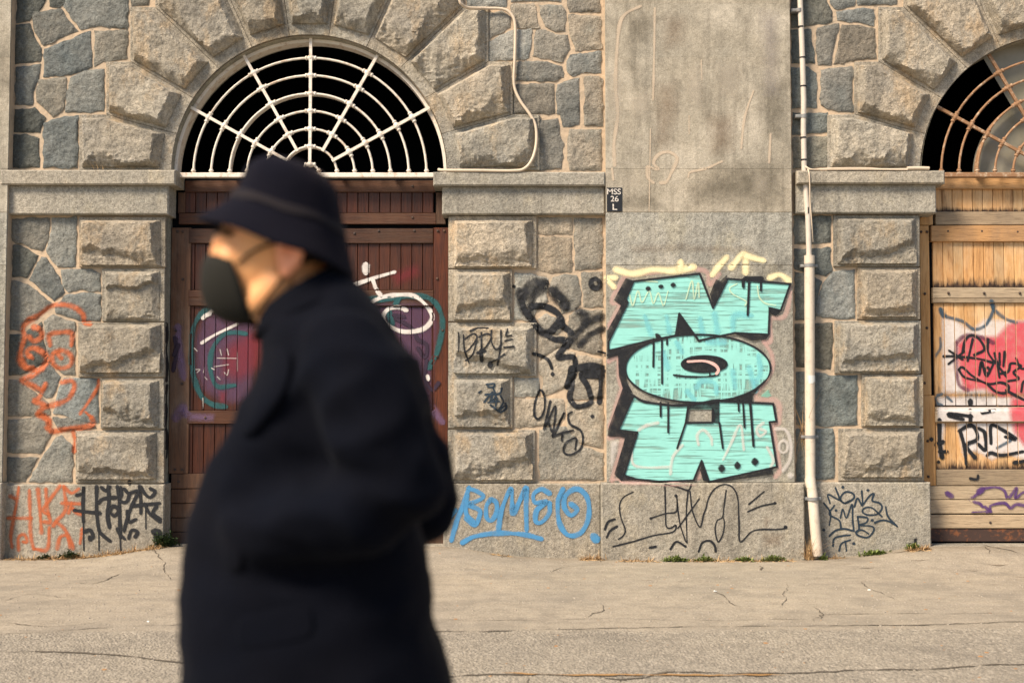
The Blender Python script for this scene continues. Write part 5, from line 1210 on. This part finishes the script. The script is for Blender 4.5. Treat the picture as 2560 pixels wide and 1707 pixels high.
lm = NB('leaf_crumb'); lm.fin(lm.mix(lm.noise(12), (.45, .22, .07), (.22, .12, .05)), .8)
chips('leaf_litter', 'crumbs of dry leaves scattered on the pavement', 150, lm.m, .006, .020, 6.0, 10.6, .12)
for k, (zn, x, y, lab) in enumerate([('Q', 80, 125, 'white scrap of paper by the brown door'), ('Q', 1728, 282, 'white crumb of litter on the open pavement'), ('Q', 1108, 288, 'small pale pebble at the end of a crack'), ('C', 1035, 1555, 'white scrap of litter near the walking man')]):
    x_, y_ = gpt(zn, x, y); c = Vector((x_, y_, gz(x_, y_)))
    rr = random.Random(k); ring = [(math.cos(t * 1.047 + .2) * rr.uniform(.007, .016), math.sin(t * 1.047) * rr.uniform(.006, .013)) for t in range(6)]
    V = [(c.x + a, c.y + b, c.z + .001) for a, b in ring] + [(c.x + a * .7, c.y + b * .7, c.z + .004 + rr.uniform(0, .006)) for a, b in ring]
    Fc = [[6, 7, 8, 9, 10, 11]] + [[i, (i + 1) % 6, 6 + (i + 1) % 6, 6 + i] for i in range(6)]
    link('litter', mesh('litter', V, Fc), stk.children[0].data.materials[0], label=lab, cat='litter')
# ------------------------------------------------------------------ the walking man
YP = 2.0
def PP(fx, fy, dy=0.0): return at('f', fx, fy, YP + dy)
def PH(hx, hy, dy=0.0): return at('H', hx, hy, YP + dy)
man = empty('person', (PP(700, 900).x, YP, 0), 'man in a black coat, dark bucket hat and face mask walking left past the wall', 'person')
def ellip(c, r, n=18, m=12, rot=None):
    V, Fc = [], []
    for i in range(m + 1):
        th = math.pi * i / m
        for k in range(n):
            ph = 2 * math.pi * k / n
            v = Vector((r[0] * math.sin(th) * math.cos(ph), r[1] * math.sin(th) * math.sin(ph), r[2] * math.cos(th)))
            if rot: v = rot @ v
            V.append(tuple(Vector(c) + v))
    for i in range(m):
        for k in range(n):
            Fc.append([i * n + k, (i + 1) * n + k, (i + 1) * n + (k + 1) % n, i * n + (k + 1) % n])
    return V, Fc
def limb(pts, rad): 
    P = [Vector(p) for p in pts]; c = []; rr = []
    for i in range(len(P) - 1):
        for j in range(6): c.append(P[i].lerp(P[i + 1], j / 6)); rr.append(rad[i] + (rad[i + 1] - rad[i]) * j / 6)
    c.append(P[-1]); rr.append(rad[-1])
    g = tube_geo(c, rr, 16); return joinv(g, *[ellip(p, (q, q, q), 14, 10) for p, q in zip(P, rad)])
def remesh(geo, vox, smooth=6, name='m'):
    v, f = geo; me = mesh(name, v, f); o = bpy.data.objects.new('tmp', me); COL.objects.link(o)
    m = o.modifiers.new('r', 'REMESH'); m.mode = 'VOXEL'; m.voxel_size = vox; m.use_smooth_shade = True
    if smooth:
        k = o.modifiers.new('s', 'SMOOTH'); k.factor = .5; k.iterations = smooth
    dg = bpy.context.evaluated_depsgraph_get(); me2 = bpy.data.meshes.new_from_object(o.evaluated_get(dg)); bpy.data.objects.remove(o)
    me2.name = name; return me2
def msub(name, me, mat, parent=man):
    o = link(name, me, mat); o.parent = parent
    if parent.parent is None: o.matrix_parent_inverse = Matrix.Translation(-Vector(parent.location))
    return o
def loft(rings, n=40, ex=2.4):
    """rings: (left point, right point, half depth, dy)"""
    V, Fc = [], []
    for l, rgt, hy, dy in rings:
        c = (l + rgt) / 2; h = (rgt - l) / 2
        for k in range(n):
            t = 2 * math.pi * k / n; cs, sn = math.cos(t), math.sin(t)
            a = math.copysign(abs(cs) ** (2 / ex), cs); b = math.copysign(abs(sn) ** (2 / ex), sn)
            V.append(tuple(c + h * a + Vector((0, b * hy + dy, 0))))
    for i in range(len(rings) - 1):
        for k in range(n):
            k2 = (k + 1) % n; Fc.append([i * n + k, i * n + k2, (i + 1) * n + k2, (i + 1) * n + k])
    Fc.append(list(range(n))[::-1]); Fc.append([(len(rings) - 1) * n + k for k in range(n)])
    return V, Fc

# body: head, neck, trunk, arms, legs as one skin
sk = NB('skin'); sk.fin(sk.mix(sk.ramp(sk.noise(14, 4), (.35, 0), (.7, 1)), (.82, .42, .18), (.66, .29, .115)), .5, sk.bump(sk.noise(160, 2), .0008, .4), .4)
sk.b.inputs['Subsurface Weight'].default_value = .12; sk.b.inputs['Subsurface Radius'].default_value = (.9, .35, .2); sk.b.inputs['Subsurface Scale'].default_value = .012
hip = PP(690, 1420); hipz = .92
LH = [Vector((hip.x, YP - .09, hipz)), Vector((hip.x - .16, YP - .09, .50)), Vector((hip.x - .20, YP - .08, .09))]
RH = [Vector((hip.x + .02, YP + .09, hipz)), Vector((hip.x + .06, YP + .09, .50)), Vector((hip.x + .28, YP + .08, .13))]
shL, elL, wrL = PP(800, 870, -.14), PP(900, 1125, -.20), PP(790, 1200, -.15)
shR, elR, wrR = PP(800, 870, .14), PP(940, 1120, .20), PP(790, 1200, .14)
def hand(w, sgn):
    d = Vector((-1, 0, -.25)).normalized(); parts = [ellip(w + d * .045, (.05, .018, .04), 12, 8)]
    for k in range(4):
        L = (.07, .08, .074, .058)[k]; b0 = w + d * .085 + Vector((0, 0, .03 - .02 * k)); b1 = b0 + d * L * .55 + Vector((0, sgn * .006, -.01)); b2 = b1 + d * L * .45 + Vector((0, sgn * .016, -.012))
        parts.append(limb([b0, b1, b2], [.0095, .0088, .0075]))
    t0 = w + d * .03 + Vector((0, 0, .035)); parts.append(limb([t0, t0 + Vector((-.03, sgn * .01, .03)), t0 + Vector((-.06, sgn * .012, .036))], [.012, .011, .009]))
    return joinv(*parts)
chest = PP(765, 990)
body = joinv(ellip(PH(630, 500), (.091, .076, .097), 24, 16), ellip(PH(470, 650), (.066, .060, .085), 20, 14), ellip(PH(365, 870), (.034, .034, .028)), limb([PH(640, 760, -.05), PH(520, 860, -.042), PH(375, 880, -.015)], [.026, .024, .022]), limb([PH(640, 760, .05), PH(520, 860, .042), PH(375, 880, .015)], [.026, .024, .022]),
   limb([PH(325, 500), PH(290, 585), PH(262, 672)], [.015, .012, .014]), ellip(PH(268, 690), (.015, .017, .013)), limb([PH(325, 498, -.045), PH(308, 490, -.015), PH(308, 490, .015), PH(325, 498, .045)], [.013, .014, .014, .013]),
   ellip(PH(370, 620, -.045), (.030, .022, .026)), ellip(PH(370, 620, .045), (.030, .022, .026)), ellip(PH(535, 600), (.076, .067, .085), 20, 14),
   limb([PH(720, 640), PH(735, 850), PH(770, 1050)], [.060, .057, .050]), limb([PH(600, 850), PH(700, 1020)], [.040, .042]),
   ellip(chest, (.10, .15, .17), 20, 14), limb([PP(760, 880), PP(720, 1300)], [.09, .11]), ellip(PP(700, 1180), (.12, .14, .2), 20, 14), ellip(Vector((hip.x, YP, .95)), (.13, .17, .15), 20, 14),
   limb([shL, elL, wrL], [.055, .045, .032]), limb([shR, elR, wrR], [.055, .045, .032]), hand(wrL, 1), hand(wrR, -1),
   limb(LH, [.085, .06, .042]), limb(RH, [.085, .06, .042]))
bme = remesh(body, .0055, 4, 'body')
bo = msub('body', bme, sk.m)
es = NB('ear_skin'); ear_skin = es.fin((.78, .32, .18), .5)
for s_ in (-1, 1):                    # ears, eyes, brows
    e = joinv(tube_geo(crom([PH(672, 650, s_ * .077), PH(660, 590, s_ * .080), PH(680, 530, s_ * .088), PH(730, 515, s_ * .094), PH(758, 560, s_ * .094), PH(745, 620, s_ * .088), PH(705, 672, s_ * .080)], .006), .0075, 8), ellip(PH(705, 590, s_ * .080), (.020, .007, .028)), ellip(PH(690, 668, s_ * .079), (.011, .006, .013)))
    em = remesh(e, .0035, 3, 'ear'); ec = PH(705, 590, s_ * .08)
    for v in em.vertices: v.co = ec + (v.co - ec) * 1.12 + Vector((0, s_ * .007, 0))
    msub('ear', em, ear_skin, bo)
    msub('eye', mesh('eye', *ellip(PH(342, 556, s_ * .031), (.012, .012, .011), 16, 10), True), NB('eye_white').fin((.55, .48, .42), .25), bo)
    msub('eyelid', mesh('eyelid', *limb([PH(312, 545, s_ * .025), PH(328, 535, s_ * .038), PH(372, 552, s_ * .048)], [.005, .006, .004]), True), sk.m, bo)
    msub('iris', mesh('iris', *ellip(PH(318, 556, s_ * .029), (.0062, .006, .0062), 12, 8), True), NB('iris').fin((.02, .014, .010), .2), bo)
    msub('eyebrow', mesh('eyebrow', *limb([PH(275, 482, s_ * .018), PH(305, 462, s_ * .042), PH(365, 470, s_ * .058)], [.0055, .0075, .004]), True), NB('brow_hair').fin((.03, .02, .016), .9), bo)
# close cropped hair on the back of the head
hr = NB('cropped_hair'); hr.fin((.035, .024, .02), .95, hr.bump(hr.noise(300, 2), .003, .8), .2)
V, Fc = ellip(PH(642, 495), (.0915, .078, .098), 40, 30); Fc = [f for f in Fc if all((V[k][0] > PH(690, 0).x and V[k][2] > PH(0, 690).z) or V[k][2] > PH(0, 440).z for k in f)]
msub('hair', mesh('hair', V, Fc, True), hr.m)

# hat
wool = NB('dark_wool_hat'); wn = wool.bump(wool.noise(260, 3), .0018, .8); wn = wool.bump(wool.noise(25, 3), .004, .5, wn)
wool.fin(wool.mix(wool.noise(20, 3), (.0032, .0040, .0088), (.0060, .0056, .0095)), .95, wn, .06)
wool.b.inputs['Sheen Weight'].default_value = .06; wool.b.inputs['Sheen Roughness'].default_value = .5; wool.b.inputs['Sheen Tint'].default_value = (.5, .42, .45, 1)
RG = [(172, 400, 1082, 706, .138), (190, 384, 1075, 686, .137), (296, 330, 1046, 592, .114), (372, 280, 1025, 480, .098), (392, 245, 1016, 440, .094), (420, 190, 1000, 360, .090), (440, 122, 985, 270, .088), (468, 78, 950, 185, .080), (505, 50, 890, 115, .066), (560, 40, 815, 76, .042), (650, 40, 730, 54, .012)]
def hat_geo(rg, n=56, wob=.004):
    V, Fc = [], []
    for i, (a, b, c, d, hy) in enumerate(rg):
        l, r_ = PH(a, b), PH(c, d); m_ = (l + r_) / 2; h = (r_ - l) / 2
        for k in range(n):
            t = 2 * math.pi * k / n; q = m_ + h * math.cos(t) + Vector((0, hy * math.sin(t), 0))
            q += Vector((0, 0, wob * (noise.noise((math.cos(t) * 1.6, math.sin(t) * 1.6, i * .25)) * (1.6 if i < 3 else 1)))) ; q += h.normalized() * wob * .6 * noise.noise((math.cos(t) * 2.4, math.sin(t) * 2.4, i * .3 + 9)) 
            V.append(tuple(q))
    for i in range(len(rg) - 1):
        for k in range(n): Fc.append([i * n + k, i * n + (k + 1) % n, (i + 1) * n + (k + 1) % n, (i + 1) * n + k])
    return V, Fc
v, f = hat_geo(RG); f.append([(len(RG) - 1) * 56 + k for k in range(56)])
hme = mesh('hat', v, f, True)
hat = msub('hat', hme, wool.m)
so = hat.modifiers.new('thick', 'SOLIDIFY'); so.thickness = .004; so.offset = -1
ss = hat.modifiers.new('sub', 'SUBSURF'); ss.levels = 1; ss.render_levels = 1
hb = NB('lit_hat_band'); hb.fin((.014, .0115, .014), .9, hb.bump(hb.noise(200, 2), .001, .5), .2)  # band slightly lighter than the hat: highlight on its front put into the colour
BG = [(364, 276, 1029, 474, .1005), (366, 262, 1028, 462, .1005), (384, 238, 1022, 432, .0975), (388, 230, 1018, 424, .096)]
band = msub('hat_band', mesh('hat_band', *hat_geo(BG), True), hb.m, hat)

# face mask
mk = NB('dark_mask'); mk.fin(mk.mix(mk.noise(30, 3), (.017, .0165, .013), (.012, .0118, .010)), .85, mk.bump(mk.noise(300, 2), .0008, .6), .2)
MR = [(232, 600, 410, 634, .060), (205, 656, 440, 690, .065), (192, 730, 462, 750, .066), (194, 805, 482, 815, .064), (214, 878, 500, 884, .059), (256, 942, 515, 946, .052), (320, 980, 515, 985, .042), (370, 995, 515, 995, .034)]
V, Fc = [], []; n = 28
for i, (xf, yf, xe, ye, hw) in enumerate(MR):
    for k in range(n + 1):
        a = -math.pi / 2 + math.pi * k / n; c_ = max(0, math.cos(a)) ** .8
        p = PH(xe + (xf - xe) * c_, ye + (yf - ye) * c_); p.y += hw * 1.08 * math.copysign(abs(math.sin(a)) ** .9, math.sin(a)); V.append(tuple(p))
for i in range(len(MR) - 1):
    for k in range(n): Fc.append([i * (n + 1) + k, (i + 1) * (n + 1) + k, (i + 1) * (n + 1) + k + 1, i * (n + 1) + k + 1])
mask = msub('face_mask', mesh('face_mask', V, Fc, True), mk.m)
so = mask.modifiers.new('thick', 'SOLIDIFY'); so.thickness = .0025; so.offset = 1
for s_ in (-1, 1):
    msub('strap', mesh('strap', *tube_geo(crom([PH(405, 640, s_ * .064), PH(470, 585, s_ * .073), PH(560, 540, s_ * .081), PH(640, 515, s_ * .084), PH(690, 508, s_ * .083), PH(740, 540, s_ * .078)], .01), .0025, 8), True), mk.m, mask)
    msub('strap', mesh('strap', *tube_geo(crom([PH(500, 935, s_ * .054), PH(560, 850, s_ * .066), PH(640, 750, s_ * .076), PH(700, 690, s_ * .080), PH(735, 650, s_ * .079)], .01), .0025, 8), True), mk.m, mask)

# coat
ct = NB('black_wool_coat'); cn = ct.bump(ct.noise(420, 2), .0012, .7); cn = ct.bump(ct.noise(9, 3, .5, vec=ct.scale(ct.pos, (1, 1, .35))), .02, .35, cn)
ct.fin(ct.mix(ct.noise(6, 3), (.0008, .0020, .0058), (.0034, .0034, .0056)), .9, cn, .07)
ct.b.inputs['Sheen Weight'].default_value = .028; ct.b.inputs['Sheen Roughness'].default_value = .45; ct.b.inputs['Sheen Tint'].default_value = (.36, .40, .52, 1)
RI = [(598, 738, 800, 616, .088), (590, 762, 832, 650, .112), (588, 796, 874, 692, .152), (580, 842, 924, 750, .182), (560, 900, 966, 826, .192), (526, 970, 990, 905, .186), (484, 1045, 990, 990, .180), (438, 1120, 974, 1090, .178), (412, 1190, 966, 1180, .184), (402, 1280, 982, 1275, .196), (399, 1400, 1012, 1400, .212), (401, 1560, 1050, 1560, .226), (412, 1750, 1072, 1750, .245), (430, 1930, 1095, 1930, .255)]
def fpx(p):                          # picture column of a point
    v = Vector(p) - EYE; return (1280 + FPX * v.x / (v.y * CT + v.z * ST)) / 1.088435
def fit(a, b, c, d, hy):              # make the widest places of a round ring, not its middle, meet the outline
    a0, c0 = a, c
    for _ in range(6):
        v, _f = loft([(PP(a, b), PP(c, d), hy, 0.0)] * 2); xs = [fpx(p) for p in v]
        a += (a0 - min(xs)) * .9; c += (c0 - max(xs)) * .9
    return (PP(a, b), PP(c, d), hy, 0.0)
rings = [fit(*q) for q in RI]
cg = joinv(loft(rings), limb([PP(795, 815, -.165), PP(850, 960, -.205), PP(915, 1130, -.205), PP(740, 1190, -.200), PP(590, 1232, -.165), PP(540, 1245, -.13)], [.080, .078, .070, .066, .058, .05]),
           limb([PP(795, 815, .165), PP(880, 960, .205), PP(972, 1148, .235), PP(780, 1195, .235), PP(600, 1225, .20)], [.082, .088, .080, .075, .06]))
cme = remesh(cg, .011, 10, 'coat')
co = np.empty(len(cme.vertices) * 3); cme.vertices.foreach_get('co', co); co = co.reshape(-1, 3)
nr = np.empty(len(cme.vertices) * 3); cme.vertices.foreach_get('normal', nr); nr = nr.reshape(-1, 3)
elb = np.array(PP(760, 1120, -.25)); 
dd = []
for p in co:
    k = math.exp(-((p[0] - elb[0]) ** 2 + (p[2] - elb[2]) ** 2) / .035)
    w1 = noise.noise((p[0] * 5 + p[2] * 3, p[1] * 3, p[2] * 9 - p[0] * 5)); w2 = noise.noise((p[0] * 9, p[1] * 9, p[2] * 2.2 + 7))
    w3 = noise.noise((p[0] * 4 - p[2] * 6, p[1] * 4, p[2] * 12 + p[0] * 7 + 3))
    dd.append(.006 * w2 - .010 + (.005 + .014 * k) * (1 - abs(w1) * 2.4) + (.002 + .008 * k) * (1 - abs(w3) * 2.6))
co = co + nr * np.array(dd)[:, None]; cme.vertices.foreach_set('co', co.ravel()); cme.update()
coat = msub('coat', cme, ct.m)
def sheet(rows, mat, name, parent, th=.006):
    V = [tuple(p) for r_ in rows for p in r_]; n = len(rows[0])
    Fc = [[i * n + k, (i + 1) * n + k, (i + 1) * n + k + 1, i * n + k + 1] for i in range(len(rows) - 1) for k in range(n - 1)]
    o = msub(name, mesh(name, V, Fc, True), mat, parent)
    s1 = o.modifiers.new('t', 'SOLIDIFY'); s1.thickness = th; s1.offset = 0
    s2 = o.modifiers.new('s', 'SUBSURF'); s2.levels = 2; s2.render_levels = 2
    return o
CB = BVHTree.FromPolygons([v.co.copy() for v in cme.vertices], [list(p.vertices) for p in cme.polygons])
def on_coat(fx, fy, off):             # on the near side of the coat
    d = ray(*S('f', fx, fy)).normalized(); h = CB.ray_cast(EYE, d, 6)
    if h[0] is None: p = PP(fx, fy, 0.0); return p
    return h[0] - d * off
# stand-up collar, lapel, pocket flap
V, Fc = [], []; n = 40
CR = [(586, 782, 836, 664, .120), (592, 762, 818, 648, .108), (598, 738, 804, 624, .098), (604, 722, 796, 608, .093), (614, 728, 786, 615, .085), (624, 746, 776, 634, .080)]
for a, b, c, d, hy in CR:
    l, r_ = PP(a, b), PP(c, d); m_ = (l + r_) / 2; h = (r_ - l) / 2
    for k in range(n):
        t = 2 * math.pi * k / n; V.append(tuple(m_ + h * math.cos(t) + Vector((0, hy * math.sin(t), 0))))
for i in range(len(CR) - 1):
    for k in range(n): Fc.append([i * n + k, i * n + (k + 1) % n, (i + 1) * n + (k + 1) % n, (i + 1) * n + k])
msub('collar', mesh('collar', V, Fc, True), ct.m, coat)
sheet([[on_coat(612, 800, .008), on_coat(640, 790, .016), on_coat(672, 800, .012)], [on_coat(596, 860, .008), on_coat(632, 858, .020), on_coat(668, 868, .014)], [on_coat(575, 930, .008), on_coat(606, 930, .020), on_coat(636, 935, .013)], [on_coat(545, 1000, .006), on_coat(562, 1000, .014), on_coat(580, 1003, .010)]], ct.m, 'lapel', coat, .006)
sheet([[on_coat(535, 1412, .002), on_coat(620, 1396, .002), on_coat(720, 1378, .002)], [on_coat(540, 1460, .0025), on_coat(624, 1446, .003), on_coat(724, 1428, .0025)], [on_coat(545, 1498, .002), on_coat(628, 1484, .003), on_coat(728, 1464, .002)]], ct.m, 'pocket_flap', coat, .003)
sheet([[on_coat(520, 1195, .003), on_coat(560, 1185, .004)], [on_coat(512, 1260, .004), on_coat(556, 1255, .006)], [on_coat(516, 1320, .003), on_coat(560, 1318, .004)]], ct.m, 'pocket_welt', coat, .005)
# trousers and shoes, below the hem
tm = NB('black_trousers'); tm.fin((.005, .005, .006), .9)
tr = msub('trousers', remesh(joinv(limb(LH, [.105, .085, .075]), limb(RH, [.105, .085, .075]), ellip(Vector((hip.x, YP, .95)), (.15, .185, .16))), .012, 4, 'trousers'), tm.m)
for H_ in (LH, RH):
    a = H_[2]; lift = .0 if H_ is LH else .04
    s_ = remesh(joinv(ellip(a + Vector((-.08, 0, -.045)), (.15, .048, .045)), ellip(a + Vector((0, 0, -.02)), (.06, .045, .07))), .009, 3, 'shoe')
    dz = -min(v.co.z for v in s_.vertices) + gz(a.x, a.y)
    for v in s_.vertices:
        v.co.z += dz + lift * max(0, (v.co.x - a.x + .18)) * 1.2
    msub('shoe', s_, NB('black_leather').fin((.012, .011, .011), .4))
